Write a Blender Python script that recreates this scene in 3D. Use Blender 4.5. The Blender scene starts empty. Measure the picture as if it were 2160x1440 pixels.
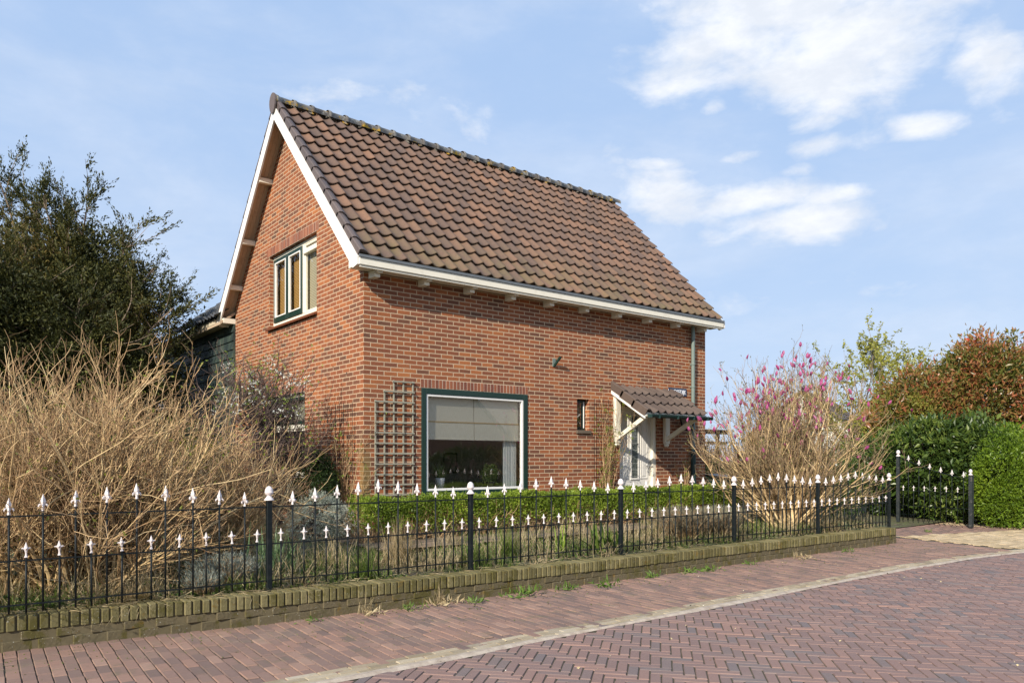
import bpy, math, random
import numpy as np
from mathutils import Vector
RG=np.random.default_rng(7)
random.seed(7)
sc=bpy.context.scene
R=math.radians
# ------------------------------------------------------------ camera
cd=bpy.data.cameras.new('camera'); cam=bpy.data.objects.new('camera',cd); sc.collection.objects.link(cam); sc.camera=cam
cd.sensor_width=36; cd.lens=1605/2160*36; cd.shift_y=(968-720)/2160; cd.clip_end=2000
cam.location=(-5.048,-9.777,1.32)
cam.rotation_euler=(R(90),0,-math.atan2(.6205,.7842))
# ------------------------------------------------------------ sun and sky
SD=Vector((-2.55,-1.2,1.56)).normalized()       # direction towards the sun
EL=math.asin(SD.z); AZ=math.atan2(SD.x,SD.y)
sd=bpy.data.lights.new('sun','SUN'); sun=bpy.data.objects.new('sun',sd); sc.collection.objects.link(sun)
sd.energy=4.6; sd.angle=R(.6); sd.color=(1,.91,.78)
sun.rotation_euler=(-SD).to_track_quat('-Z','Y').to_euler()
w=bpy.data.worlds.new('World'); sc.world=w; w.use_nodes=True
sc.view_settings.view_transform='Standard'; sc.view_settings.look='None'; sc.view_settings.gamma=1
sc.view_settings.exposure=.40

class N:
    """small helper for writing node trees"""
    def __init__(s,nt): s.t=nt; s.n=nt.nodes; s.l=nt.links
    def node(s,ty,**k):
        x=s.n.new(ty)
        for a,b in k.items(): setattr(x,a,b)
        return x
    def put(s,sock,v):
        if hasattr(v,'is_output') or isinstance(v,bpy.types.NodeSocket): s.l.new(v,sock)
        elif v is not None:
            if isinstance(v,(tuple,list)) and len(v)==3 and sock.type=='RGBA': v=(*v,1)
            sock.default_value=v
    def m(s,op,a,b=None,c=None,clamp=False):
        x=s.node('ShaderNodeMath',operation=op,use_clamp=clamp)
        for i,v in enumerate((a,b,c)): 
            if v is not None: s.put(x.inputs[i],v)
        return x.outputs[0]
    def vm(s,op,a,b=None,scale=None):
        x=s.node('ShaderNodeVectorMath',operation=op); s.put(x.inputs[0],a)
        if b is not None: s.put(x.inputs[1],b)
        if scale is not None: s.put(x.inputs['Scale'],scale)
        return x.outputs['Value'] if op in('DOT_PRODUCT','LENGTH') else x.outputs[0]
    def xyz(s,v): x=s.node('ShaderNodeSeparateXYZ'); s.put(x.inputs[0],v); return x.outputs
    def comb(s,a,b,c):
        x=s.node('ShaderNodeCombineXYZ')
        for i,v in enumerate((a,b,c)): s.put(x.inputs[i],v)
        return x.outputs[0]
    def noise(s,vec,scale,detail=3,rough=.5,dist=0,out='Fac'):
        x=s.node('ShaderNodeTexNoise'); s.put(x.inputs['Vector'],vec); s.put(x.inputs['Scale'],scale)
        s.put(x.inputs['Detail'],detail); s.put(x.inputs['Roughness'],rough); s.put(x.inputs['Distortion'],dist); return x.outputs[out]
    def mix(s,f,a,b,bt='MIX'):
        x=s.node('ShaderNodeMix',data_type='RGBA',blend_type=bt); s.put(x.inputs[0],f); s.put(x.inputs[6],a); s.put(x.inputs[7],b); return x.outputs[2]
    def ramp(s,f,pts,interp='LINEAR'):
        x=s.node('ShaderNodeValToRGB'); cr=x.color_ramp; cr.interpolation=interp
        while len(cr.elements)<len(pts): cr.elements.new(.5)
        for e,(p,c) in zip(cr.elements,pts): e.position=p; e.color=(*c,1) if len(c)==3 else c
        s.put(x.inputs[0],f); return x.outputs[0]
    def sstep(s,v,a,b):
        x=s.node('ShaderNodeMapRange',interpolation_type='SMOOTHSTEP'); s.put(x.inputs[0],v); s.put(x.inputs[1],a); s.put(x.inputs[2],b); return x.outputs[0]
    def bump(s,h,st=.3,d=.01,nrm=None):
        x=s.node('ShaderNodeBump'); s.put(x.inputs['Strength'],st); s.put(x.inputs['Distance'],d); s.put(x.inputs['Height'],h)
        if nrm is not None: s.put(x.inputs['Normal'],nrm)
        return x.outputs[0]
    def pos(s): return s.node('ShaderNodeNewGeometry').outputs['Position']
    def isl(s): return s.node('ShaderNodeNewGeometry').outputs['Random Per Island']

def sky():
    t=N(w.node_tree)
    for x in list(t.n): t.n.remove(x)
    st=t.node('ShaderNodeTexSky',sky_type='NISHITA'); st.sun_disc=False; st.sun_elevation=EL; st.sun_rotation=AZ
    st.altitude=0; st.air_density=1.0; st.dust_density=1.6; st.ozone_density=1.2
    d=t.node('ShaderNodeTexCoord').outputs['Generated']
    x,y,z=t.xyz(d)
    az=t.m('ARCTAN2',x,y); el=t.m('ARCSINE',z)
    # cloud fields laid out by compass bearing and height above the horizon
    F=math.atan2(.6205,.7842)
    def blob(u,v,ru,rv):
        r=(u-1080)/1605; h=(968-v)/1605; a=F+math.atan(r); e=math.atan(h/math.hypot(1,r))
        sx=ru/1605/(1+r*r); sy=rv/1605
        return a,e,sx,sy
    nz=t.noise(t.comb(az,t.m('MULTIPLY',el,1.9),0.),9,9,.58,.15)
    nf=t.noise(t.comb(az,t.m('MULTIPLY',el,2.6),3.),3.2,6,.6,.3)
    tot=None
    for (u,v,ru,rv,st_) in ((1620,20,330,120,1.),(1780,110,260,110,1.05),(2080,130,120,90,.85),(1450,175,130,50,.9),(1505,228,40,24,.75),
        (1960,262,120,30,.75),(1710,262,100,28,.7),(1750,305,140,28,.8),(1400,345,90,18,.75),(1560,330,120,20,.7),(1400,420,190,75,.85),(1570,425,170,36,.9),
        (1750,415,90,26,.75),(1680,478,230,50,.95),(1500,465,70,26,.6),(1690,355,60,18,.5),(830,225,260,70,.5),(1350,60,90,50,.3),(2300,60,160,130,.9),(1800,620,500,40,.25)):
        a,e,sx,sy=blob(u,v,ru,rv)
        p=t.m('POWER',t.m('DIVIDE',t.m('SUBTRACT',az,a),sx),2.); q=t.m('POWER',t.m('DIVIDE',t.m('SUBTRACT',el,e),sy),2.)
        g=t.m('MULTIPLY',t.m('EXPONENT',t.m('MULTIPLY',t.m('ADD',p,q),-.9)),st_)
        tot=g if tot is None else t.m('MAXIMUM',tot,g)
    dens=t.m('ADD',tot,t.m('MULTIPLY',t.m('SUBTRACT',nz,.5),1.9))
    c1=t.m('MULTIPLY',t.sstep(dens,.26,.98),.96)
    # elsewhere in the sky a few scattered clouds as well
    elsewhere=t.sstep(t.m('COSINE',t.m('SUBTRACT',az,F)),.55,.1)
    c2=t.m('MULTIPLY',t.sstep(nf,.52,.7),elsewhere)
    veil=t.m('ADD',.04,t.m('MULTIPLY',t.sstep(nf,.38,.75),.26))
    hz=t.m('MULTIPLY',t.m('EXPONENT',t.m('MULTIPLY',t.m('MAXIMUM',el,0.),-3.6)),.62)
    k=t.m('MAXIMUM',t.m('MAXIMUM',c1,c2),veil,clamp=True)
    S=t.mix(.86,st.outputs[0],(3.35,5.0,7.9))
    S=t.mix(hz,S,(6.1,7.1,8.3))
    S=t.mix(k,S,t.mix(t.sstep(t.noise(t.comb(az,t.m('MULTIPLY',el,2.2),7.),14,5,.6),.35,.7),(6.9,7.3,8.0),(8.3,8.5,8.9)))
    bg=t.node('ShaderNodeBackground'); t.put(bg.inputs[0],S); bg.inputs[1].default_value=.092
    o=t.node('ShaderNodeOutputWorld'); t.l.new(bg.outputs[0],o.inputs[0])
sky()

# ------------------------------------------------------------ helpers: meshes
class MB:
    def __init__(s): s.V=[]; s.F={3:[],4:[]}; s.n=0
    def add(s,V,F):
        V=np.asarray(V,float).reshape(-1,3); F=np.asarray(F,int)
        s.F.setdefault(F.shape[1],[]).append(F+s.n); s.V.append(V); s.n+=len(V); return s
    def box(s,x0,x1,y0,y1,z0,z1):
        V=[(x,y,z) for z in(z0,z1) for y in(y0,y1) for x in(x0,x1)]
        return s.add(V,[(0,2,3,1),(4,5,7,6),(0,1,5,4),(2,6,7,3),(0,4,6,2),(1,3,7,5)])
    def cbox(s,x0,x1,y0,y1,z0,z1,c=.006):
        """box with chamfered vertical/horizontal edges on all sides"""
        bm=bmesh_box(x0,x1,y0,y1,z0,z1,c); return s.add(*bm)
    def prism(s,pts,d):
        """pts: polygon corners (3D); d: extrusion vector"""
        n=len(pts); A=np.array(pts,float); V=np.vstack([A,A+np.array(d,float)])
        s.add(V,[(i,(i+1)%n,(i+1)%n+n,i+n) for i in range(n)])
        b=s.n-2*n
        if n==4: s.F[4].append(np.array([[3,2,1,0],[4,5,6,7]])+b)
        else: s.F.setdefault(n,[]).append(np.array([list(range(n))[::-1],list(range(n,2*n))])+b)
        return s
    def beam(s,p,q,wd,h,up=(0,0,1)):
        p=np.array(p,float);q=np.array(q,float);d=q-p;d/=np.linalg.norm(d);u=np.array(up,float)
        sx=np.cross(d,u);sx/=np.linalg.norm(sx);u=np.cross(sx,d)
        a=sx*wd/2;b=u*h/2
        return s.prism([p-a-b,p+a-b,p+a+b,p-a+b],q-p)
    def lathe(s,c,prof,n=12,axis='z'):
        """prof: list of (radius, height)"""
        a=np.linspace(0,2*np.pi,n,endpoint=False); V=[]
        for r,h in prof:
            for t in a: V.append((c[0]+r*math.cos(t),c[1]+r*math.sin(t),c[2]+h))
        F=[]
        for i in range(len(prof)-1):
            for j in range(n): k=(j+1)%n; F.append((i*n+j,i*n+k,(i+1)*n+k,(i+1)*n+j))
        s.add(V,F)
        b=s.n-len(V)
        s.F.setdefault(n,[]).append(np.array([list(range(n))[::-1],[len(V)-n+j for j in range(n)]])+b)
        return s
    def tubes(s,P,Rr,k=3):
        """P (T,S,3) paths, Rr (T,S) radii"""
        T,S,_=P.shape; d=P[:,-1]-P[:,0]; d/=np.linalg.norm(d,axis=1,keepdims=True)+1e-9
        u=np.cross(d,np.array([.31,.77,.55])); u/=np.linalg.norm(u,axis=1,keepdims=True)+1e-9; v=np.cross(d,u)
        a=np.linspace(0,2*np.pi,k,endpoint=False)
        off=np.cos(a)[None,None,:,None]*u[:,None,None,:]+np.sin(a)[None,None,:,None]*v[:,None,None,:]
        V=(P[:,:,None,:]+off*Rr[:,:,None,None]).reshape(-1,3)
        t,i,j=np.meshgrid(np.arange(T),np.arange(S-1),np.arange(k),indexing='ij')
        j2=(j+1)%k; b=t*S*k
        F=np.stack([b+i*k+j,b+i*k+j2,b+(i+1)*k+j2,b+(i+1)*k+j],-1).reshape(-1,4)
        return s.add(V,F)
    def tube(s,pts,r,k=8):
        P=np.array(pts,float)[None]; rr=np.full((1,P.shape[1]),float(r)) if np.isscalar(r) else np.array(r,float)[None]
        return s.tubes(P,rr,k)
    def leaves(s,P,size,aspect=.45,up=.3,rng=RG,outward=None,fold=.25,var=.35,dirs=None):
        """one folded, pointed leaf (two triangles pairs) at each point"""
        n=len(P); L=size*(1+var*rng.normal(size=n).clip(-1.6,1.6)); L=L[:,None]
        d=rng.normal(size=(n,3)) if dirs is None else dirs+rng.normal(size=(n,3))*.35
        if outward is not None: d+=outward*1.1
        d[:,2]+=up; d/=np.linalg.norm(d,axis=1,keepdims=True)
        e=np.cross(d,rng.normal(size=(n,3))); e/=np.linalg.norm(e,axis=1,keepdims=True); nn=np.cross(d,e)
        W=L*aspect
        A=P; B=P+d*L*.45+e*W*.5+nn*W*fold; C=P+d*L; D=P+d*L*.45-e*W*.5+nn*W*fold
        V=np.stack([A,B,C,D],1).reshape(-1,3); i=np.arange(n)*4
        return s.add(V,np.stack([i,i+1,i+2,i+3],1))
    def xf(s,f): s.V=[f(np.array(v)) for v in s.V]; return s

def bmesh_box(x0,x1,y0,y1,z0,z1,c):
    import bmesh
    bm=bmesh.new(); bmesh.ops.create_cube(bm,size=1)
    for v in bm.verts: v.co=Vector(((x0+x1)/2+v.co.x*(x1-x0),(y0+y1)/2+v.co.y*(y1-y0),(z0+z1)/2+v.co.z*(z1-z0)))
    bmesh.ops.bevel(bm,geom=bm.edges[:],offset=c,segments=1,affect='EDGES')
    bmesh.ops.triangulate(bm,faces=bm.faces[:])
    V=[v.co[:] for v in bm.verts]; F=[[v.index for v in f.verts] for f in bm.faces]; bm.free(); return V,F

def make(name,mb,mat,parent=None,loc=None,smooth=False,world=True):
    """links the collected geometry as one mesh object; coordinates are world ones, turned local to the root thing"""
    me=bpy.data.meshes.new(name); V=np.vstack(mb.V).astype(float)
    o=bpy.data.objects.new(name,me); sc.collection.objects.link(o)
    org=np.zeros(3)
    if parent is not None:
        o.parent=parent; r=parent
        while r.parent: r=r.parent
        if world: org=np.array(r.location)
    elif loc is not None: org=np.array(loc,float); o.location=loc
    if not world: org=np.zeros(3)
    V=V-org
    loops=[];starts=[];c=0
    for k,L in mb.F.items():
        if not L: continue
        A=np.vstack(L); loops.append(A.ravel()); starts.append(c+np.arange(len(A))*k); c+=A.size
    loops=np.concatenate(loops); starts=np.concatenate(starts)
    me.vertices.add(len(V)); me.vertices.foreach_set('co',V.ravel())
    me.loops.add(len(loops)); me.loops.foreach_set('vertex_index',loops.astype(np.int32))
    me.polygons.add(len(starts)); me.polygons.foreach_set('loop_start',starts.astype(np.int32))
    me.update(calc_edges=True); me.validate()
    me.polygons.foreach_set('use_smooth',np.full(len(me.polygons),smooth,bool))
    me.materials.append(mat)
    return o
def thing(name,label,cat,loc=(0,0,0),group=None):
    o=bpy.data.objects.new(name,None); sc.collection.objects.link(o); o.location=loc; o.empty_display_size=.1
    tag(o,label,cat,group); return o
def tag(o,label=None,cat=None,group=None,kind=None):
    if label: o['label']=label
    if cat: o['category']=cat
    if group: o['group']=group
    if kind: o['kind']=kind
    return o

# ------------------------------------------------------------ helpers: materials
def newmat(name):
    m=bpy.data.materials.new(name); m.use_nodes=True; t=N(m.node_tree); b=t.n['Principled BSDF']; return m,t,b
def plain(name,col,rough=.6,var=.12,scale=8,bump=.15,metal=0,spec=.4,dirt=None,dirtc=(.1,.09,.07),bscale=60):
    m,t,b=newmat(name); p=t.pos()
    n=t.noise(p,scale,5,.6); k=t.m('ADD',1-var,t.m('MULTIPLY',n,2*var))
    c=t.vm('SCALE',tuple(col),scale=k)
    if dirt: c=t.mix(t.m('MULTIPLY',t.sstep(t.noise(p,scale*1.7,6,.7),.5,.75),dirt),c,dirtc)
    t.put(b.inputs['Base Color'],c); b.inputs['Roughness'].default_value=rough; b.inputs['Metallic'].default_value=metal
    b.inputs['Specular IOR Level'].default_value=spec
    if bump: t.put(b.inputs['Normal'],t.bump(t.noise(p,bscale,4,.6),bump,.004))
    return m
def leafmat(name,pts,rough=.5,trans=.3,spec=.35,clump=1.2,cl=.35):
    """pts: colour ramp over a random value for each leaf"""
    m,t,b=newmat(name); p=t.pos()
    f=t.m('ADD',t.m('MULTIPLY',t.isl(),1-cl),t.m('MULTIPLY',t.sstep(t.noise(p,clump,3,.5),.3,.7),cl))
    c=t.ramp(f,pts); t.put(b.inputs['Base Color'],c); b.inputs['Roughness'].default_value=rough; b.inputs['Specular IOR Level'].default_value=spec
    tr=t.node('ShaderNodeBsdfTranslucent'); t.put(tr.inputs[0],t.mix(1.,c,(1.,1.,.55),'MULTIPLY'))
    mx=t.node('ShaderNodeMixShader'); mx.inputs[0].default_value=trans
    t.l.new(b.outputs[0],mx.inputs[1]); t.l.new(tr.outputs[0],mx.inputs[2]); t.l.new(mx.outputs[0],t.n['Material Output'].inputs[0])
    return m
def brickmat():
    m,t,b=newmat('brick_wall'); P=t.pos(); wob=t.vm('SCALE',t.vm('SUBTRACT',t.noise(P,7,3,.5,out='Color'),(.5,.5,.5)),scale=.007)
    p=t.vm('ADD',P,wob); x,y,z=t.xyz(p); pw,ph=.2187,.0655
    u=t.m('SUBTRACT',x,y); v=t.m('DIVIDE',t.m('SUBTRACT',z,.365),ph); row=t.m('FLOOR',v); par=t.m('FLOORED_MODULO',row,2.)
    su=t.m('ADD',t.m('DIVIDE',u,pw),t.m('MULTIPLY',par,.5)); cell=t.m('FLOOR',su); fu=t.m('FRACT',su); fv=t.m('FRACT',v)
    du=t.m('MULTIPLY',t.m('MINIMUM',fu,t.m('SUBTRACT',1.,fu)),pw); dv=t.m('MULTIPLY',t.m('MINIMUM',fv,t.m('SUBTRACT',1.,fv)),ph)
    d=t.m('ADD',t.m('MINIMUM',du,dv),t.m('MULTIPLY',t.m('SUBTRACT',t.noise(P,90,2,.5),.5),.004))
    msk=t.sstep(d,.0046,.0078)
    wn=t.node('ShaderNodeTexWhiteNoise',noise_dimensions='3D'); t.put(wn.inputs[0],t.comb(cell,row,t.m('GREATER_THAN',u,0.)))
    r1=wn.outputs['Value']
    big=t.noise(P,.9,4,.6)
    f=t.m('ADD',t.m('MULTIPLY',r1,.8),t.m('MULTIPLY',t.m('SUBTRACT',big,.4),.7),clamp=True)
    col=t.ramp(f,[(0,(.125,.072,.058)),(.14,(.165,.08,.058)),(.32,(.22,.088,.056)),(.55,(.27,.102,.058)),(.8,(.325,.125,.062)),(1,(.42,.17,.075))])
    g=t.noise(P,38,5,.65); col=t.vm('MULTIPLY',t.vm('SCALE',col,scale=t.m('ADD',.70,t.m('MULTIPLY',g,.6))),(1.0,.91,.76))
    mor=t.vm('SCALE',(.54,.40,.265),scale=t.m('ADD',.72,t.m('MULTIPLY',t.noise(P,20,4,.6),.5)))
    c=t.mix(msk,mor,col)
    # efflorescence and soot with their own blotchy shapes
    c=t.mix(t.m('MULTIPLY',t.sstep(t.noise(P,1.6,7,.7),.60,.80),.22),c,(.52,.36,.27))
    c=t.mix(t.m('MULTIPLY',t.sstep(t.noise(t.vm('ADD',P,(7.,3.,1.)),1.1,6,.7),.56,.78),.30),c,(.12,.065,.05))
    # algae film on the lower house corner
    cx=t.m('ADD',t.m('ABSOLUTE',u),t.m('MULTIPLY',t.noise(P,9,3,.6),.10))
    al=t.m('MULTIPLY',t.m('MULTIPLY',t.sstep(cx,.19,.13),t.sstep(z,1.75,1.1)),.62)
    c=t.mix(al,c,(.20,.16,.055))
    t.put(b.inputs['Base Color'],c); b.inputs['Roughness'].default_value=.88; b.inputs['Specular IOR Level'].default_value=.2
    h=t.m('ADD',t.m('MULTIPLY',msk,.7),t.m('MULTIPLY',g,.5)); t.put(b.inputs['Normal'],t.bump(h,.55,.006))
    return m
def islmat(name,pts,rough=.8,nscale=30,namp=.5,bump=.3,dirt=.25,dirtc=(.3,.25,.2),dscale=2.5,spec=.3,bd=.004,moss=0,mossc=(.12,.13,.03)):
    """one colour of the ramp for each separate piece (tile, paver, brick)"""
    m,t,b=newmat(name); P=t.pos(); g=t.noise(P,nscale,5,.65)
    c=t.vm('SCALE',t.ramp(t.isl(),pts),scale=t.m('ADD',1-namp/2,t.m('MULTIPLY',g,namp)))
    if dirt: c=t.mix(t.m('MULTIPLY',t.sstep(t.noise(P,dscale,7,.7),.48,.78),dirt),c,dirtc)
    if moss: c=t.mix(t.m('MULTIPLY',t.sstep(t.noise(t.vm('ADD',P,(3.,9.,2.)),dscale*2.2,7,.75),.52,.70),moss),c,mossc)
    t.put(b.inputs['Base Color'],c); b.inputs['Roughness'].default_value=rough; b.inputs['Specular IOR Level'].default_value=spec
    t.put(b.inputs['Normal'],t.bump(g,bump,bd)); return m
def glass(name,refl=1.,tint=(.98,.985,.98)):
    m,t,b=newmat(name); t.n.remove(b)
    ge=t.node('ShaderNodeNewGeometry'); c=t.m('ABSOLUTE',t.vm('DOT_PRODUCT',ge.outputs['Normal'],ge.outputs['Incoming']))
    k=t.m('MULTIPLY',t.m('ADD',.05,t.m('MULTIPLY',t.m('POWER',t.m('SUBTRACT',1.,c,clamp=True),5.),.95)),5.4*refl,clamp=True)
    tr=t.node('ShaderNodeBsdfTransparent'); tr.inputs[0].default_value=(*tint,1)
    gl=t.node('ShaderNodeBsdfGlossy'); gl.inputs[1].default_value=.004
    t.put(gl.inputs['Normal'],t.bump(t.noise(t.pos(),1.3,2,.4),.02,.01))
    mx=t.node('ShaderNodeMixShader'); t.l.new(k,mx.inputs[0]); t.l.new(tr.outputs[0],mx.inputs[1]); t.l.new(gl.outputs[0],mx.inputs[2])
    t.l.new(mx.outputs[0],t.n['Material Output'].inputs[0]); return m
M={}
M['brick']=brickmat()
M['lintel']=islmat('lintel_brick',[(0,(.17,.06,.04)),(.4,(.23,.08,.045)),(.8,(.28,.098,.05)),(1,(.33,.12,.06))],.9,40)
M['mortar']=plain('mortar',(.5,.4,.3),.95,.15,30)
M['white']=plain('cream_white_paint',(.80,.75,.62),.45,.07,5,.1,dirt=.3,dirtc=(.42,.37,.27))
M['pure']=plain('bright_white_paint',(.82,.80,.75),.4,.05,5,.08,dirt=.22,dirtc=(.48,.43,.35))
M['green']=plain('dark_green_paint',(.014,.036,.027),.3,.15,6,.12,spec=.5)
M['zinc']=plain('weathered_zinc',(.20,.21,.21),.5,.2,9,.1,metal=.5)
M['pipe']=plain('grey_green_pipe_paint',(.17,.215,.19),.45,.14,9,.1,dirt=.25)
M['darkpipe']=plain('dark_green_pipe_paint',(.018,.045,.042),.4,.2,9,.1)
M['soffit']=plain('weathered_soffit_wood',(.50,.38,.26),.75,.2,7,.3,dirt=.3)
M['tile']=None
M['verge']=islmat('verge_tile',[(0,(.085,.066,.062)),(.5,(.115,.088,.08)),(1,(.155,.12,.105))],.6,25,.5,.3,.25,(.22,.19,.17),3,.45)
M['canopytile']=islmat('canopy_tile',[(0,(.085,.062,.052)),(.5,(.105,.078,.064)),(1,(.13,.096,.078))],.75,45,.5,.4,.25,(.23,.17,.13),4)
M['iron']=plain('black_iron_paint',(.006,.0095,.0105),.5,.35,14,.15,spec=.25,dirt=.12,dirtc=(.18,.17,.16))
M['castwhite']=plain('cast_white_paint',(.68,.62,.60),.5,.12,60,.6,dirt=.12,dirtc=(.4,.33,.3))
M['glass']=glass('window_glass')
M['glass_up']=glass('upper_window_glass',.28)
def tilemat():
    m,t,b=newmat('roof_tile'); P=t.pos(); g=t.noise(P,26,5,.65)
    big=t.noise(P,.75,4,.6)
    x,y,z=t.xyz(P)
    f=t.m('ADD',t.m('MULTIPLY',t.isl(),.72),t.m('MULTIPLY',big,.42),clamp=True)
    c=t.ramp(f,[(0,(.088,.068,.064)),(.2,(.105,.076,.066)),(.45,(.122,.084,.068)),(.68,(.142,.094,.072)),(.86,(.165,.104,.076)),(1,(.205,.12,.08))])
    c=t.vm('MULTIPLY',t.vm('SCALE',c,scale=t.m('ADD',.72,t.m('MULTIPLY',g,.56))),(1.12,1.03,.92))
    # long rain streaks and soot running over several courses
    st=t.noise(t.comb(t.m('MULTIPLY',x,5.),t.m('MULTIPLY',y,.7),t.m('MULTIPLY',z,.7)),1.3,5,.65)
    c=t.mix(t.m('MULTIPLY',t.sstep(st,.5,.72),.38),c,(.055,.043,.036))
    # algae towards the eaves, in streaky patches
    c=t.mix(t.m('MULTIPLY',t.m('MULTIPLY',t.sstep(z,5.3,4.1),t.sstep(t.noise(t.comb(t.m('MULTIPLY',x,3.),y,z),2.,5,.7),.35,.7)),.55),c,(.15,.125,.05))
    c=t.mix(t.m('MULTIPLY',t.sstep(t.noise(P,3.4,7,.75),.58,.76),.22),c,(.33,.29,.26))
    t.put(b.inputs['Base Color'],c); b.inputs['Roughness'].default_value=.72; b.inputs['Specular IOR Level'].default_value=.35
    t.put(b.inputs['Normal'],t.bump(g,.3,.005)); return m
M['tile']=tilemat()
def ridgemat():
    m,t,b=newmat('ridge_tile'); P=t.pos(); g=t.noise(P,22,6,.7)
    c=t.ramp(t.isl(),[(0,(.12,.105,.095)),(1,(.2,.185,.165))]); c=t.vm('SCALE',c,scale=t.m('ADD',.6,t.m('MULTIPLY',g,.8)))
    c=t.mix(t.m('MULTIPLY',t.sstep(t.noise(P,13,6,.7),.5,.62),.55),c,(.42,.42,.37))
    x,y,z=t.xyz(P)
    c=t.mix(t.m('MULTIPLY',t.sstep(t.noise(t.vm('ADD',P,(4.,0.,1.)),3.1,6,.72),.555,.61),.95),c,(.55,.33,.02))
    t.put(b.inputs['Base Color'],c); b.inputs['Roughness'].default_value=.85; t.put(b.inputs['Normal'],t.bump(g,.5,.01)); return m
M['ridge']=ridgemat()

# ------------------------------------------------------------ the ground
def groundz(x,y):
    """garden soil: level with the wall top at the fence, a little higher at the house"""
    x=np.asarray(x,float); y=np.asarray(y,float)
    return .215+np.clip((y+3.8)/3.6,0,1)*.11+.012*np.sin(3.1*x+1)*np.cos(2.7*y)+.01*np.sin(7.3*x)*np.sin(6.1*y+2)
def grid(x0,x1,y0,y1,nx,ny,zf,mask=None):
    X,Y=np.meshgrid(np.linspace(x0,x1,nx+1),np.linspace(y0,y1,ny+1)); Z=zf(X,Y)
    V=np.stack([X,Y,Z],-1).reshape(-1,3); i=np.arange(nx)[None]+np.arange(ny)[:,None]*(nx+1)
    F=np.stack([i,i+1,i+nx+2,i+nx+1],-1).reshape(-1,4); return V,F
def soilmat():
    m,t,b=newmat('garden_soil'); P=t.pos(); n=t.noise(P,5,8,.7); s=t.noise(P,45,5,.7)
    c=t.ramp(t.m('ADD',t.m('MULTIPLY',n,.6),t.m('MULTIPLY',s,.4)),[(.3,(.035,.028,.018)),(.45,(.09,.07,.045)),(.55,(.10,.12,.035)),(.7,(.25,.2,.12))])
    t.put(b.inputs['Base Color'],c); b.inputs['Roughness'].default_value=.95; t.put(b.inputs['Normal'],t.bump(s,.8,.02)); return m
M['soil']=soilmat()
g=MB(); g.add([(-400,-400,-.05),(500,-400,-.05),(500,600,-.05),(-400,600,-.05)],[(0,1,2,3)])
tag(make('ground',g,plain('rough_grass_ground',(.07,.09,.03),.95,.4,.6,.3)),kind='structure')
V,F=grid(-14,7.75,0,1,120,100,lambda x,y:0*x); WXs=[-9.5,-4.54,-4.0,-2.8,-.897,.993,2.915,5.0,7.118]; WYs=[-3.50,-3.56,-3.62,-3.80,-3.93,-4.03,-4.065,-4.11,-4.16]
lo_=np.interp(V[:,0],WXs,WYs)+.19; V[:,1]=lo_+(14-lo_)*V[:,1]**1.7; V[:,2]=groundz(V[:,0],V[:,1])
g=MB(); g.add(V,F); tag(make('garden_soil',g,M['soil']),kind='structure')
g=MB(); g.add(*grid(7.75,30,-3.0,14,60,40,lambda x,y:.03+0*x+.02*np.sin(x*2)*np.sin(y*3))); tag(make('yard_soil',g,M['soil']),kind='structure')
# kerb line of the road: top edge of the pale band
KX=np.array([-30,-3.3,-2.2,-1.4,.4,2.2,4.4,6.0,7.8,10,13,20,40.]); KY=np.array([-5.33,-5.34,-5.36,-5.34,-5.35,-5.34,-5.33,-5.42,-5.66,-6.2,-7.3,-10.5,-20.])
kerb=lambda x: np.interp(x,KX,KY)
M['joint']=plain('sanded_paving_joint',(.07,.06,.04),.95,.5,9,.5,dirt=.5,dirtc=(.05,.06,.02))
g=MB(); g.add([(-30,-14,-.004),(45,-14,-.004),(45,-3.0,-.004),(-30,-3.0,-.004)],[(0,1,2,3)])
tag(make('paving_bed',g,M['joint']),kind='structure')
def pavers(C,A,L,W,rng,gap=.0045,gapl=.008,zj=.0022,h=.012,base=.0):
    """C (n,2) centres, A (n) angles; slightly uneven pavers with worn edges"""
    n=len(C); l=L/2-gapl/2; w_=W/2-gap/2; l=np.broadcast_to(l,(n,)); w_=np.broadcast_to(w_,(n,)); e=.004
    z=base+rng.normal(size=n)*zj+h-.008; tx=rng.normal(size=n)*.005; ty=rng.normal(size=n)*.008; A=A+rng.normal(size=n)*.008
    ca,sa=np.cos(A),np.sin(A); V=[]
    for (k,dz) in ((0,-.008),(e,0)):
        for sx,sy in((-1,-1),(1,-1),(1,1),(-1,1)):
            a=sx*(l-k); b_=sy*(w_-k); V.append(np.stack([C[:,0]+a*ca-b_*sa,C[:,1]+a*sa+b_*ca,z+dz+a*tx+b_*ty],-1))
    V=np.stack(V,1).reshape(-1,3); i=np.arange(n)*8
    F=[np.stack([i+4,i+5,i+6,i+7],1)]+[np.stack([i+j,i+(j+1)%4,i+4+(j+1)%4,i+4+j],1) for j in range(4)]
    m=MB(); m.add(V,np.vstack(F)); return m
# pavement: courses square to the wall, staggered by half a brick
M['pave']=islmat('pavement_brick',[(0,(.170,.118,.10)),(.3,(.218,.142,.115)),(.6,(.248,.156,.122)),(.85,(.278,.168,.128)),(1,(.32,.205,.155))],.85,55,.4,.3,.35,(.30,.24,.18),1.6,moss=.5,mossc=(.13,.12,.07))
pw,pl=.079,.2; cs=[];LL=[]
ang=-.06
for i,x in enumerate(np.arange(-9,8.6,pw)):
    for j in range(13):
        y=-3.45-pl*(j+(.5 if i%2 else 0))+.02*math.sin(x*1.3)
        xx=x+(y+4.6)*ang*-1
        if y+pl*.3<kerb(xx): continue
        if xx>7.75+(y+4.6)*.25: continue
        cs.append((xx,y)); 
cs=np.array(cs); rs=np.random.default_rng(3)
tag(make('pavement',pavers(cs,np.full(len(cs),R(90)+ang),pl,pw,rs,base=.0),M['pave']),kind='structure')
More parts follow.
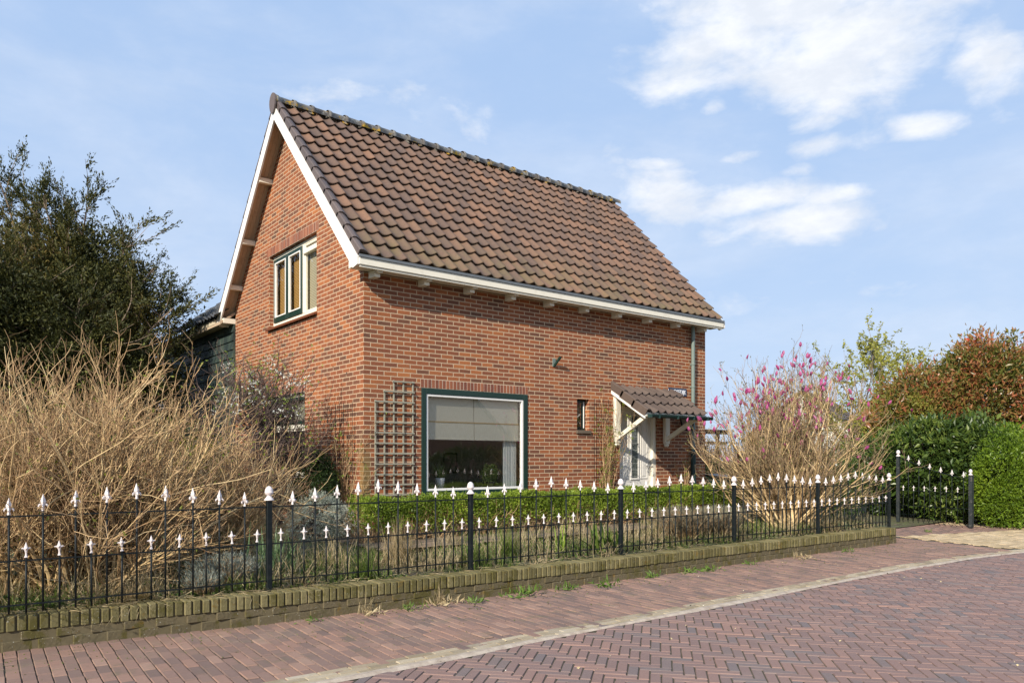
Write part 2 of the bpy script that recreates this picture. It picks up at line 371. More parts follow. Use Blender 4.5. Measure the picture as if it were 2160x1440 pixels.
# beige pavers in front of the gate
M['beige']=islmat('beige_paver',[(0,(.36,.27,.16)),(.4,(.46,.35,.21)),(.8,(.54,.41,.25)),(1,(.6,.47,.3))],.9,50,.4,.4,.35,(.3,.22,.14),1.3,moss=.2)
cs=[]
for j,y in enumerate(np.arange(-3.0,-12,-.105)):
    for x in np.arange(7.6+(.105 if j%2 else 0),19,.21):
        if x<7.9+(y+4.6)*.25 or y<kerb(x)+.03: continue
        if y>-3.95-.25*(x-9) and 8<x<11.3 : continue
        cs.append((x,y+.03*math.sin(x)))
cs=np.array(cs)
tag(make('driveway',pavers(cs,np.zeros(len(cs)),.21,.105,rs,base=.006),M['beige']),kind='structure')
cs=[]
for j,y in enumerate(np.arange(-1.6,-4.8,-.0715)):
    for x in np.arange(7.7+(.1 if j%2 else 0),11.3,.2):
        if y<=-3.95-.25*(x-9) or (x<8.0+(y+4.6)*.25): continue
        cs.append((x,y))
cs=np.array(cs); tag(make('gate_path',pavers(cs,np.zeros(len(cs)),.2,.0715,rs,base=.006),M['pave']),kind='structure')
# pale band of long courses and the cement gutter beside the road
M['band']=islmat('pale_band_brick',[(0,(.25,.20,.13)),(.5,(.35,.285,.19)),(1,(.43,.36,.25))],.9,45,.5,.4,.5,(.5,.45,.38),3)
cs=[];an=[]
for j in range(3):
    for x in np.arange(-12+(.1 if j%2 else 0),30,.205):
        y=kerb(x)-.032-.064*j; sl=(kerb(x+.1)-kerb(x-.1))/.2; cs.append((x,y)); an.append(math.atan(sl))
cs=np.array(cs); an=np.array(an)
tag(make('kerb_band',pavers(cs,an,.205,.064,rs,base=.002,zj=.0015),M['band']),kind='structure')
m,t,b=newmat('cement_smear'); P=t.pos(); n=t.noise(P,9,7,.7)
t.put(b.inputs['Base Color'],t.ramp(n,[(.3,(.26,.20,.15)),(.6,(.46,.39,.31))])); b.inputs['Roughness'].default_value=.95; t.put(b.inputs['Normal'],t.bump(n,.6,.01)); M['cement']=m
xs=np.linspace(-12,30,900); r2=np.random.default_rng(5)
wid=.055+.02*np.sin(xs*1.7)+.012*r2.normal(size=len(xs)).cumsum().clip(-1.5,1.5)*.3
y0=kerb(xs)-.192+.012*np.sin(xs*2.3); y1=kerb(xs)-.215-wid.clip(.01,.08)*.7
V=np.concatenate([np.stack([xs,y0,np.full_like(xs,.0125)],1),np.stack([xs,(y0+y1)/2,np.full_like(xs,.0135)],1),np.stack([xs,y1,np.full_like(xs,.001)],1)]); n_=len(xs); i=np.arange(n_-1)
g=MB(); g.add(V,np.vstack([np.stack([i,i+n_,i+n_+1,i+1],1),np.stack([i+n_,i+2*n_,i+2*n_+1,i+n_+1],1)])); tag(make('gutter_cement',g,M['cement']),kind='structure')
# road: herringbone bricks at about 45 degrees, each laid singly
M['road']=islmat('road_brick',[(0,(.160,.13,.126)),(.08,(.185,.14,.128)),(.3,(.210,.138,.12)),(.7,(.232,.147,.124)),(.93,(.255,.157,.128)),(1,(.29,.175,.138))],.78,70,.4,.35,.28,(.3,.24,.21),1.2,spec=.4,moss=.15,mossc=(.12,.10,.06))
Wd=.069; th=R(41); ca,sa=math.cos(th),math.sin(th); n=210
ix,iy=np.meshgrid(np.arange(-n,n),np.arange(-n,n),indexing='ij'); dm=(ix-iy)%6
H=dm==0; Vv=dm==5
CH=np.stack([ix[H]+1.5,iy[H]+.5],1)*Wd; CV=np.stack([ix[Vv]+.5,iy[Vv]+1.5],1)*Wd
Cc=np.vstack([CH,CV]); Aa=np.concatenate([np.full(len(CH),th),np.full(len(CV),th+math.pi/2)])
Cw=np.stack([3.0+Cc[:,0]*ca-Cc[:,1]*sa,-8.5+Cc[:,0]*sa+Cc[:,1]*ca],1)
ok=(Cw[:,0]>-7)&(Cw[:,0]<14)&(Cw[:,1]>-12.5)&(Cw[:,1]<kerb(Cw[:,0])-.205)
tag(make('road',pavers(Cw[ok],Aa[ok],3*Wd,Wd,rs,gap=.004,zj=.0016,base=-.002),M['road']),kind='structure')

# ------------------------------------------------------------ the house
HX,HY=7.739,5.41; ZE=4.12; RY=2.705; RZ=7.28; SL=(RZ-ZE)/(RY+.33)   # roof plane
def rooftop(y): return RZ-SL*abs(y-RY)
HB=(0,0,.3)
house=thing('brick_house','steep-roofed red brick house with cream trim and dark green window frames','house',HB)
def wall(mb,axis,W,top,holes,breaks=(),z0=.1,th=.24,const=0.,inward=1):
    """wall sheet with real openings; axis 'x' runs along x at y=const, 'y' along y at x=const; thickness goes inward"""
    us=sorted(set([0,W]+[h[0] for h in holes]+[h[1] for h in holes]+list(breaks)))
    def p(u,z,d): return (u,const+d*inward,z) if axis=='x' else (const+d*inward,u,z)
    for a,b_ in zip(us[:-1],us[1:]):
        hs=[h for h in holes if h[0]<=a and h[1]>=b_]
        zs=[z0]
        for h in sorted(hs,key=lambda h:h[2]): zs+= [h[2],h[3]]
        for k in range(0,len(zs),2):
            lo=zs[k]; last=k+1>=len(zs)
            ta,tb=(top(a),top(b_)) if last else (zs[k+1],zs[k+1])
            for d in (0,th): mb.add([p(a,lo,d),p(b_,lo,d),p(b_,tb,d),p(a,ta,d)],[(0,1,2,3)])
    for h in holes:
        a,b_,c,d_=h
        for q in (((a,c),(a,d_)),((b_,c),(b_,d_)),((a,c),(b_,c)),((a,d_),(b_,d_))):
            (u1,z1),(u2,z2)=q; mb.add([p(u1,z1,0),p(u2,z2,0),p(u2,z2,th),p(u1,z1,th)],[(0,1,2,3)])
front_holes=[(.955,3.018,.785,2.392),(4.145,4.440,1.83,2.38),(5.224,6.249,.30,2.31)]
gable_holes=[(1.584,3.61,3.665,4.93),(2.045,3.75,1.0,2.42)]
mb=MB(); wall(mb,'x',HX,lambda x:3.98,front_holes); wall(mb,'y',HY,lambda y:rooftop(y)-.12,gable_holes,(RY,),th=.24)
wall(mb,'x',HX,lambda x:3.98,[],const=HY,inward=-1); wall(mb,'y',HY,lambda y:rooftop(y)-.12,[],(RY,),const=HX,inward=-1)
walls=make('wall',mb,M['brick'],house)
# floors and partitions inside so the rooms read as rooms
M['room']=plain('room_plaster',(.80,.78,.72),.9,.05); M['roomdark']=plain('room_dark',(.05,.045,.04),.9,.2)
mb=MB(); mb.box(.25,7.5,.25,5.2,.28,.30); mb.box(.25,7.5,.25,5.2,2.62,2.66); mb.box(.25,5.0,3.95,4.0,.3,2.62); mb.box(5.0,5.06,.25,3.95,.3,2.62)
make('inner_wall',mb,M['room'],house)
# soldier-course lintels built brick by brick
def soldier(name,axis,u0,u1,z0,hgt,lbl=None):
    mb=MB(); n=int(round((u1-u0)/.0655)); s=(u1-u0)/n
    for i in range(n):
        a=u0+i*s+.005; b_=u0+(i+1)*s-.005; e=random.uniform(-.001,.002)
        if axis=='x': mb.cbox(a,b_,-.004-e,.05,z0,z0+hgt,.003)
        else: mb.cbox(-.004-e,.05,a,b_,z0,z0+hgt,.003)
    o=make(name,mb,M['lintel'],house)
    m2=MB(); 
    if axis=='x': m2.box(u0,u1,-.0015,.04,z0-.004,z0+hgt+.004)
    else: m2.box(-.0015,.04,u0,u1,z0-.004,z0+hgt+.004)
    make('mortar_bed',m2,M['mortar'],o); return o
soldier('lintel','x',.94,3.03,2.395,.125); soldier('lintel','y',1.5,3.72,4.935,.145); soldier('lintel','y',1.98,3.9,2.425,.14)
# ---- roof tiles
def rooftiles(x0,cols,pitch,ys,zs,ye,ze,rows,pant=.042,mb=None,lap=.05,skip=0):
    """pantiles from eave (ye,ze) up to (ys,zs); wide trough, narrow roll"""
    mb=mb or MB(); sl=math.hypot(ys-ye,zs-ze); dy,dz=(ys-ye)/sl,(zs-ze)/sl; nx,nz=-dz,dy
    if dy<0: nx,nz=dz,-dy
    ex=sl/rows; s=np.linspace(0,1,11)
    prof=np.where(s<.70,-.62*np.sin(np.pi*s/.70)**.9,.55*np.sin(np.pi*(s-.70)/.30))*pant
    for r in range(rows):
        for c in range(skip,cols):
            jit=random.uniform(-.007,.007) if random.random()>.02 else random.uniform(-.04,-.015); jz=random.uniform(0,.006)
            a0=r*ex-lap*.3+jit; a1=min((r+1)*ex+lap,sl+.02); X=x0+(c+s)*pitch
            if r==rows-1: a1=sl
            lo=.046+jz; hi=.000
            def row(a,off,k=1.): 
                o=off+prof*k; return np.stack([X,ye+dy*a+nx*o,ze+dz*a+nz*o],1)
            b0=row(a0,lo-.014); t0=row(a0,lo); tb=row(a0+.02,lo+.003); t1=row(a1,hi)
            V=np.vstack([b0,t0,tb,t1]); F=[]
            for k in range(3):
                for j in range(10): F.append((k*11+j,k*11+j+1,(k+1)*11+j+1,(k+1)*11+j))
            mb.add(V,F)
    return mb
CP=.2155; X0=-.24+.02
mb=rooftiles(X0+.10,37,CP,RY,RZ+.02,-.30,ZE+.02,14)
rt=make('roof_tiles',mb,M['tile'],house,smooth=True)
mb=rooftiles(X0+.10,37,CP,RY,RZ+.02,5.71,ZE+.02,14)
make('roof_tiles',mb,M['tile'],house,smooth=True)
# under-sheet, so no light leaks between tiles
mb=MB()
for ye in(-.33,5.74):
    mb.prism([(-.2,ye,ZE-.05),(7.93,ye,ZE-.05),(7.93,RY,RZ-.02),(-.2,RY,RZ-.02)],(0,0,-.03))
make('roof_deck',mb,M['soffit'],house)
# verge tiles with a side flap, both slopes
def verge(x,ye,ze,ys,zs,rows,side):
    mb=MB(); sl=math.hypot(ys-ye,zs-ze); dy,dz=(ys-ye)/sl,(zs-ze)/sl; nx,nz=(-dz,dy) if dy>0 else (dz,-dy)
    ex=sl/rows
    for r in range(rows):
        a0=r*ex-.015; a1=(r+1)*ex+.03; j=random.uniform(0,.004)
        P=[(0,-.085),(0,.045),(.014,.058),(.055,.062),(.085,.05),(.125,.028)]
        V=[]
        for a,o in((a0,.024+j),(a1,.0)):
            for px_,q in P: V.append((x+side*px_,ye+dy*a+nx*(q+o),ze+dz*a+nz*(q+o)))
            for px_,q in [(.125,.012),(.02,.03),(.02,-.085)]: V.append((x+side*px_,ye+dy*a+nx*(q+o),ze+dz*a+nz*(q+o)))
        n=9; F=[(k,(k+1)%n,(k+1)%n+n,k+n) for k in range(n)]
        mb.add(V,F); mb.F.setdefault(9,[]).append(np.array([list(range(9))])+mb.n-18)
    return mb
make('verge_tiles',verge(X0-.03,-.31,ZE+.01,RY,RZ+.02,14,1),M['verge'],house)
make('verge_tiles',verge(X0-.03,5.72,ZE+.01,RY,RZ+.02,14,1),M['verge'],house)
# ridge caps
mb=MB(); n=26; L=(7.98-X0+.06)/n
for i in range(n):
    xa=X0-.05+i*L; j=random.uniform(-.004,.004); prof=[]
    V=[];k=9;a=np.linspace(-.25,math.pi+.25,k)
    for (dx,rr) in ((0,.115),(.02,.118),(.065,.112),(.07,.098),(L+.02,.092)):
        for q in a: V.append((xa+dx,RY+rr*math.cos(q)*1.02,RZ+.035+j+rr*math.sin(q)))
    F=[(r*k+c,r*k+c+1,(r+1)*k+c+1,(r+1)*k+c) for r in range(4) for c in range(k-1)]
    mb.add(V,F)
make('ridge_tiles',mb,M['ridge'],house,smooth=True)
mb=MB(); mb.prism([(X0-.075,RY+.125*math.cos(q)*1.02,RZ+.02+.13*math.sin(q)*(1.12 if math.sin(q)>0 else 1.5)) for q in np.linspace(0,2*math.pi,16,endpoint=False)],(.028,0,0))
make('ridge_end_cap',mb,M['verge'],house)
# barge boards + soffit
def slopeline(y,off): # point under the roof plane at depth off
    return rooftop(y)-off
def bargeboard(xo,wd=.155,t=.03,mat=M['pure']):
    for s in(-1,1):
        yb=RY+s*(RY+.325); mb=MB(); c=.03
        top=.02; yl=RY+s*(RY+.19); pts=[(xo,RY,RZ-top-.01),(xo,yb,rooftop(yb)-top-.01),(xo,yb,ZE-.137),(xo,yl,ZE-.165),(xo,RY,RZ-top-wd*1.58)]
        mb.prism(pts,(t,0,0)); make('barge_board',mb,mat,house)
bargeboard(-.264); bargeboard(7.93)
for s in(-1,1):
    mb=MB(); yb=RY+s*(RY+.28)
    for k in range(3):
        xa=-.204+k*.069
        mb.prism([(xa,RY,RZ-.10),(xa+.066,RY,RZ-.10),(xa+.066,yb,rooftop(yb)-.10),(xa,yb,rooftop(yb)-.10)],(0,0,-.018))
    make('soffit_board',mb,M['soffit'],house)
# purlin ends
for y in (3.50,4.36,5.05,1.91,1.05,.36):
    mb=MB(); z=rooftop(y)-.17
    mb.cbox(-.23,.01,y-.045,y+.045,z-.095,z-.005,.006); make('purlin_end',mb,M['white'],house)
# box gutters with stepped corbels
def gutter(ya,yb,xa,xb):
    mb=MB(); lo,hi=min(ya,yb),max(ya,yb)
    mb.cbox(xa,xb,lo,hi,ZE-.135,ZE-.035,.004); o=make('box_gutter',mb,M['white'],house)
    m2=MB(); yo=ya; d=-1 if ya<yb else 1
    m2.box(xa-.01,xb+.01,min(yo,yo+d*.018),max(yo,yo+d*.018),ZE-.035,ZE+.002); m2.box(xa-.008,xb+.008,min(yo,yb),max(yo,yb),ZE-.037,ZE-.030); make('zinc_lip',m2,M['zinc'],o)
    m3=MB(); m3.box(xa+.01,xb-.01,min(yo-d*.02,yo-d*.04),max(yo-d*.02,yo-d*.04),ZE-.165,ZE-.135) ; make('drip_board',m3,M['white'],o)
gutter(-.335,-.001,-.232,7.90); gutter(5.745,5.412,-.232,7.90)
for x in np.arange(.12,7.6,.82):
    mb=MB(); mb.cbox(x-.045,x+.045,-.27,-.001,ZE-.185,ZE-.136,.004); mb.cbox(x-.045,x+.045,-.19,-.001,ZE-.235,ZE-.186,.004)
    make('corbel',mb,M['white'],house)
# downpipe
mb=MB(); mb.tube([(7.26,-.07,3.98),(7.26,-.07,1.45)],.038,12); o=make('downpipe',mb,M['pipe'],house,smooth=True)
for z in(3.2,2.75,1.9):
    mb=MB(); mb.lathe((7.26,-.07,z),[(.043,0),(.045,.01),(.045,.03),(.043,.04)],12); mb.box(7.245,7.275,-.06,0.0,z+.005,z+.03)
    make('pipe_clamp',mb,M['pipe'],o)
mb=MB(); mb.lathe((7.26,-.075,.3),[(.055,0),(.055,.5),(.062,.5),(.062,.56),(.052,.57),(.050,1.13),(.058,1.14),(.058,1.18),(.04,1.19)],14); make('cast_pipe_foot',mb,M['darkpipe'],o,smooth=False)
# ---- front window
def frame(mb,axis,u0,u1,z0,z1,w,d0,d1,wb=None):
    wb=wb or w
    def bx(a,b_,c,d):
        if axis=='x': mb.cbox(a,b_,d0,d1,c,d,.003)
        else: mb.cbox(d0,d1,a,b_,c,d,.003)
    bx(u0,u0+w,z0,z1); bx(u1-w,u1,z0,z1); bx(u0+w,u1-w,z1-w,z1); bx(u0+w,u1-w,z0,z0+wb)
def pane(axis,u0,u1,z0,z1,d,par,mat=None,name='pane'):
    mb=MB()
    if axis=='x': mb.add([(u0,d,z0),(u1,d,z0),(u1,d,z1),(u0,d,z1)],[(0,1,2,3)])
    else: mb.add([(d,u0,z0),(d,u1,z0),(d,u1,z1),(d,u0,z1)],[(0,1,2,3)])
    return make(name,mb,mat or M['glass'],par)
mb=MB(); frame(mb,'x',.958,3.015,.788,2.389,.085,-.012,.07,.05); win=make('window',mb,M['green'],house)
mb=MB(); frame(mb,'x',1.044,2.929,.839,2.303,.034,.0,.055); make('frame',mb,M['pure'],win)
pane('x',1.07,2.90,.86,2.28,.03,win)
mb=MB(); mb.cbox(.93,3.04,-.05,.0,.745,.787,.006); make('sill',mb,M['green'],win)
# woven blinds with cords, curtains
m,t,b=newmat('woven_blind'); P=t.pos(); x,y,z=t.xyz(P)
sl=t.m('FRACT',t.m('MULTIPLY',z,85.)); wv=t.noise(t.comb(t.m('MULTIPLY',x,130.),t.m('MULTIPLY',y,130.),t.m('MULTIPLY',z,20.)),1,2,.5)
t.put(b.inputs['Base Color'],t.mix(t.m('MULTIPLY',sl,.5),t.ramp(wv,[(.3,(.74,.70,.56)),(.7,(.86,.83,.70))]),(.62,.57,.42))); b.inputs['Roughness'].default_value=.8
M['blind']=m
for xa,xb in((1.06,1.985),(1.995,2.905)):
    mb=MB(); mb.box(xa,xb,.10,.108,1.88,2.30); mb.box(xa,xb,.085,.099,1.88,1.90); mb.box(xa,xb,.080,.098,1.62,1.64); mb.box(xa,xb,.088,.098,1.64,1.88)
    make('blind',mb,M['blind'],win)
mb=MB(); mb.box(1.06,2.905,.082,.098,1.885,1.905); make('blind_rail',mb,plain('pale_wood',(.55,.4,.2),.6),win)
M['curtain']=plain('sheer_curtain',(.78,.8,.76),.9,.1,4)
for xa,xb in((2.62,2.90),):
    mb=MB(); n=24; u=np.linspace(xa,xb,n); yy=.16+.018*np.sin(np.arange(n)*1.9)
    V=np.vstack([np.stack([u,yy,np.full(n,.84)],1),np.stack([u,yy,np.full(n,2.3)],1)]); i=np.arange(n-1); mb.add(V,np.stack([i,i+1,i+n+1,i+n],1)); make('curtain',mb,M['curtain'],win)
# ---- small side window
mb=MB(); frame(mb,'x',4.15,4.437,1.835,2.377,.035,.10,.14); sw=make('small_window',mb,M['green'],house)
mb=MB(); mb.cbox(4.385,4.402,.085,.13,1.872,2.34,.003); make('edge_bead',mb,M['pure'],sw); mb=MB(); frame(mb,'x',4.186,4.384,1.872,2.34,.02,.095,.13); make('frame',mb,M['green'],sw); pane('x',4.2,4.39,1.885,2.33,.115,sw)
mb=MB(); mb.cbox(4.12,4.47,-.035,.10,1.768,1.829,.008); make('sill',mb,plain('weathered_stone_sill',(.13,.10,.07),.9,.3,14,.4),house)
# ---- upper gable window: two green casements and a fixed cream light
mb=MB(); frame(mb,'y',1.588,3.606,3.67,4.925,.055,.075,.145,.07); mb.cbox(.07,.145,2.235,2.30,3.74,4.87,.003); gw=make('gable_window',mb,M['white'],house)
for a,b_ in((2.302,2.92),(2.932,3.548)):
    mb=MB(); frame(mb,'y',a,b_,3.745,4.865,.06,.055,.10,.085); o=make('casement',mb,M['green'],gw)
    mb=MB(); frame(mb,'y',a+.061,b_-.061,3.832,4.803,.022,.05,.09); make('frame',mb,M['pure'],o); pane('y',a+.08,b_-.08,3.85,4.785,.075,o,M['glass_up'])
mb=MB(); frame(mb,'y',1.645,2.233,3.742,4.868,.03,.08,.12); mb.cbox(.045,.12,1.645,2.233,4.70,4.78,.004); make('frame',mb,M['white'],gw); pane('y',1.675,2.203,3.77,4.70,.10,gw,M['glass_up'])
def blindmat(name,c0,c1,k):
    m,t,b=newmat(name); P=t.pos(); x,y,z=t.xyz(P)
    s=t.m('SINE',t.m('MULTIPLY',z,k)); q=t.m('SINE',t.m('MULTIPLY',y,150.))
    f=t.m('ADD',t.m('MULTIPLY',s,.4),t.m('ADD',.5,t.m('MULTIPLY',q,.12)),clamp=True)
    t.put(b.inputs['Base Color'],t.mix(f,c0,c1)); b.inputs['Roughness'].default_value=.7; return m
mb=MB(); mb.box(.16,.166,2.3,3.55,3.76,4.86); make('bamboo_blind',mb,blindmat('bamboo_blind',(.10,.045,.01),(.55,.32,.09),240.),gw)
mb=MB(); mb.box(.16,.166,1.66,2.22,3.76,4.72); make('slatted_blind',mb,blindmat('slatted_blind',(.20,.17,.10),(.52,.47,.33),240.),gw)
M['rustsill']=plain('red_brown_sill_tile',(.17,.06,.03),.35,.25,20,.3)
mb=MB(); mb.prism([(-.06,1.56,3.60),(-.06,1.56,3.635),(.075,1.56,3.667),(.075,1.56,3.63)],(0,2.09,0)); make('sill',mb,M['rustsill'],gw)
# ---- lower gable window
mb=MB(); frame(mb,'y',2.049,3.746,1.005,2.416,.05,.075,.145,.07); mb.cbox(.06,.14,2.1,3.7,1.83,1.90,.003); lw=make('gable_window',mb,M['white'],house)
for a,b_ in((2.10,2.87),(2.93,3.69)):
    mb=MB(); frame(mb,'y',a,b_,1.905,2.365,.06,.055,.10); o=make('top_light',mb,M['green'],lw); pane('y',a+.06,b_-.06,1.965,2.305,.075,o)
mb=MB(); frame(mb,'y',2.10,3.695,1.075,1.828,.035,.08,.12); make('frame',mb,M['white'],lw); pane('y',2.14,3.66,1.11,1.79,.10,lw)
mb=MB(); mb.box(.14,.146,2.15,3.65,1.9,2.36); make('blind',mb,M['blind'],lw)
mb=MB(); mb.box(.2,.23,3.05,3.25,1.08,1.8); make('curtain',mb,plain('orange_curtain',(.45,.09,.02),.8,.3,30),lw)
# ---- front door
DW=M['white2']=plain('door_paint',(.76,.74,.69),.35,.04,5,.03)
mb=MB()
mb.cbox(5.228,5.275,.035,.12,.31,2.305,.004); mb.cbox(6.165,6.245,.02,.12,.31,2.305,.004); mb.cbox(5.275,6.165,.035,.12,2.235,2.305,.004)
df=make('door_frame',mb,M['white'],house)
mb=MB(); mb.box(5.278,6.162,.088,.125,.33,2.232)
door=make('door',mb,DW,house)
mb=MB()
def panelx(a,b_,c,d):
    frame(mb,'x',a,b_,c,d,.022,.078,.0875); mb.cbox(a+.045,b_-.045,.081,.0875,c+.045,d-.045,.004)
panelx(5.36,5.55,.95,2.15); panelx(5.88,6.08,.95,2.15); panelx(5.36,6.08,.42,.82); make('door_panel',mb,DW,door)
mb=MB(); frame(mb,'x',5.595,5.835,.93,2.17,.035,.07,.0875); make('glazing_frame',mb,DW,door)
m,t,b=newmat('patterned_door_glass'); P=t.pos(); n=t.noise(P,14,6,.7,1.5); ln=t.m('GREATER_THAN',t.m('FRACT',t.m('MULTIPLY',t.xyz(P)[2],8.)),.93)
t.put(b.inputs['Base Color'],t.mix(ln,t.ramp(n,[(.35,(.03,.04,.035)),(.6,(.16,.18,.17)),(.75,(.5,.52,.5))]),(.35,.36,.34))); b.inputs['Roughness'].default_value=.12; t.put(b.inputs['Normal'],t.bump(n,.3,.01)); M['doorglass']=m
pane('x',5.63,5.80,.965,2.135,.080,door,m,'door_glass')
mb=MB(); mb.cbox(6.105,6.14,.070,.0875,1.02,1.28,.003); mb.tube([(6.12,.07,1.2),(6.12,.03,1.2),(6.02,.03,1.195)],.009,8); make('handle',mb,plain('steel_handle',(.5,.5,.5),.3,.05,metal=.9),door)
mb=MB(); mb.cbox(5.2,6.27,-.10,.06,.26,.325,.006); make('doorstep',mb,plain('bluestone_step',(.12,.12,.12),.8,.2),house)
# ---- canopy over the door
cx0,cx1=5.02,6.70; cz=2.67; cy=-.83; cze=2.13
mb=rooftiles(cx0+.10,8,(cx1-cx0-.13)/8,0,cz+.01,cy,cze,3,pant=.05,lap=.04); can=make('canopy_roof',mb,M['canopytile'],house,smooth=True)
make('canopy_verge_tile',verge(cx0-.03,cy,cze,0,cz+.01,3,1),M['canopytile'],can)
mb=MB(); mb.prism([(cx0,-.005,cz-.045),(cx1,-.005,cz-.045),(cx1,cy+.05,cze+.0),(cx0,cy+.05,cze+.0)],(0,0,-.02)); make('canopy_deck',mb,M['soffit'],can)
for x in(cx0-.025,cx1-.03):
    mb=MB(); mb.prism([(x,-.003,cz-.04),(x,cy+.0,cze-.01),(x,cy+.02,cze-.10),(x,-.003,cz-.155)],(.028,0,0)); make('barge_board',mb,M['pure'],can)
mb=MB(); mb.cbox(cx0,cx1,cy+.005,cy+.035,cze-.06,cze+.012,.003); make('fascia',mb,M['white'],can)
mb=MB(); a=np.linspace(math.pi,2*math.pi,9); pr=[(cy-.055+.055*math.cos(q),cze-.03+.055*math.sin(q)) for q in a]+[(cy+.002,cze-.02),(cy-.006,cze-.03)]+[(cy-.055+.047*math.cos(q),cze-.03+.047*math.sin(q)) for q in a[::-1]]+[(cy-.115,cze-.026)]
mb.prism([(cx0+.03,y,z) for y,z in pr],(cx1-cx0+.02,0,0))
mb.box(cx0+.028,cx0+.032,cy-.108,cy-.002,cze-.083,cze-.03); mb.box(cx1+.05,cx1+.054,cy-.108,cy-.002,cze-.083,cze-.03)
for x in(5.25,5.75,6.2,6.6): mb.box(x-.01,x+.01,cy-.116,cy+.004,cze-.093,cze-.022)
make('canopy_gutter',mb,M['darkpipe'],can)
for xa in(5.045,6.42):
    mb=MB(); mb.cbox(xa,xa+.135,-.075,-.001,1.62,cz-.17 if xa<6 else 2.62,.008)
    mb.cbox(xa+.012,xa+.123,-.068,-.001,1.56,1.625,.02)
    xm=xa+.068; mb.beam((xm,-.05,1.70),(xm,cy+.09,cze-.055),.062,.075,(0,1,0)); mb.box(xm-.03,xm+.03,cy+.05,-.06,cze-.055,cze+.0) if False else None
    make('canopy_bracket',mb,M['white'],can)
# ---- annex with dark green boards and its own tiles
annex=thing('timber_annex','low annex clad in mossy dark green boards under black tiles','annex',(0,6.0,.3))
m,t,b=newmat('green_black_boards'); P=t.pos(); n=t.noise(t.comb(t.xyz(P)[0],t.m('MULTIPLY',t.xyz(P)[1],2.),t.m('MULTIPLY',t.xyz(P)[2],.6)),3,7,.7)
t.put(b.inputs['Base Color'],t.ramp(n,[(.35,(.012,.022,.022)),(.5,(.028,.045,.04)),(.62,(.06,.085,.06)),(.75,(.14,.15,.10))])); b.inputs['Roughness'].default_value=.6; t.put(b.inputs['Normal'],t.bump(n,.4,.01)); M['boards']=m
mb=MB()
for k in range(22):
    z=.3+k*.168; mb.prism([(-.055,5.42,z),(-.03,5.42,z+.166),(.1,5.42,z+.166),(.1,5.42,z)],(0,5.2,0))
make('board_wall',mb,M['boards'],annex)
mb=MB(); mb.cbox(-.30,.0,5.75,10.7,3.99,4.09,.004); make('box_gutter',mb,plain('stained_gutter_board',(.55,.47,.34),.6,.15,4,.1,dirt=.7,dirtc=(.05,.045,.04)),annex)
mb=MB(); mb.box(-.31,-.29,5.75,10.7,4.09,4.105); make('zinc_lip',mb,M['zinc'],annex)
mb=rooftiles(5.45,25,.205,2.6,6.3,-.36,4.10,11); mb.xf(lambda v: np.stack([v[:,1],v[:,0],v[:,2]],1))
make('roof_tiles',mb,islmat('black_tile',[(0,(.035,.038,.042)),(1,(.075,.078,.085))],.55,25,.5,.3,.3,(.16,.16,.15),3,.5),annex,smooth=True)
mb=MB(); mb.prism([(-.3,5.42,4.0),(2.6,5.42,6.2),(2.6,10.6,6.2),(-.3,10.6,4.0)],(0,0,-.05)); make('roof_deck',mb,M['soffit'],annex)

# ---- fixed things on the walls
def flat_text(txt,size,x,y,z,mat,name,parent,ext=.002):
    cu=bpy.data.curves.new(name,'FONT'); cu.body=txt; cu.size=size; cu.extrude=ext; cu.align_x='RIGHT'; cu.space_character=.98
    o=bpy.data.objects.new(name+'_tmp',cu); sc.collection.objects.link(o); bpy.context.view_layer.update()
    me=bpy.data.meshes.new_from_object(o.evaluated_get(bpy.context.evaluated_depsgraph_get())); bpy.data.objects.remove(o)
    q=bpy.data.objects.new(name,me); sc.collection.objects.link(q); me.materials.clear(); me.materials.append(mat); q.parent=parent
    r=parent
    while r.parent: r=r.parent
    q.location=Vector((x,y,z))-r.location; q.rotation_euler=(R(90),0,0); q.scale=(.78,1,1); return q
s=thing('street_sign','dark blue street name plate with white capitals beside the downpipe','sign',(6.87,-.01,2.57))
mb=MB(); mb.cbox(6.58,7.128,-.018,-.003,2.572,2.722,.004); make('plate',mb,plain('blue_enamel',(.012,.03,.075),.25,.1,6,.03),s)
flat_text('LANDSEDIJK',.128,7.105,-.0205,2.602,plain('white_enamel',(.85,.86,.88),.3,.03),'lettering',s)
s=thing('wall_lantern','black four-sided glass lantern hanging beside the downpipe','wall lamp',(6.92,-.18,1.9))
LX,LY=6.93,-.19
mb=MB(); 
for sx in(-1,1):
    for sy in(-1,1): mb.beam((LX+sx*.060,LY+sy*.060,1.88),(LX+sx*.095,LY+sy*.095,2.13),.02,.02,(1,0,0))
for r_,z in((.068,1.88),(.105,2.13)):
    for a in(0,1): 
        mb.box(LX-r_,LX+r_,LY-r_,LY-r_+.012,z,z+.014); mb.box(LX-r_,LX+r_,LY+r_-.012,LY+r_,z,z+.014); mb.box(LX-r_,LX-r_+.012,LY-r_+.012,LY+r_-.012,z,z+.014); mb.box(LX+r_-.012,LX+r_,LY-r_+.012,LY+r_-.012,z,z+.014); break
mb.box(LX-.05,LX+.05,LY-.05,LY+.05,1.885,1.895); make('lantern_frame',mb,M['iron'],s)
mb=MB(); mb.prism([(LX-.1,LY-.1,2.145),(LX+.1,LY-.1,2.145),(LX+.1,LY+.1,2.145),(LX-.1,LY+.1,2.145)],(0,0,.008)); mb.lathe((LX,LY,2.153),[(.15,0),(.05,.06),(.03,.06),(.02,.09),(.006,.11)],4); make('lantern_roof',mb,M['iron'],s)
mb=MB(); mb.tube([(LX,LY,2.25),(LX,LY+.02,2.29),(LX,-.06,2.31),(LX,-.01,2.28)],.010,8); mb.box(LX-.03,LX+.03,-.012,-.001,2.18,2.33); make('lantern_arm',mb,M['iron'],s)
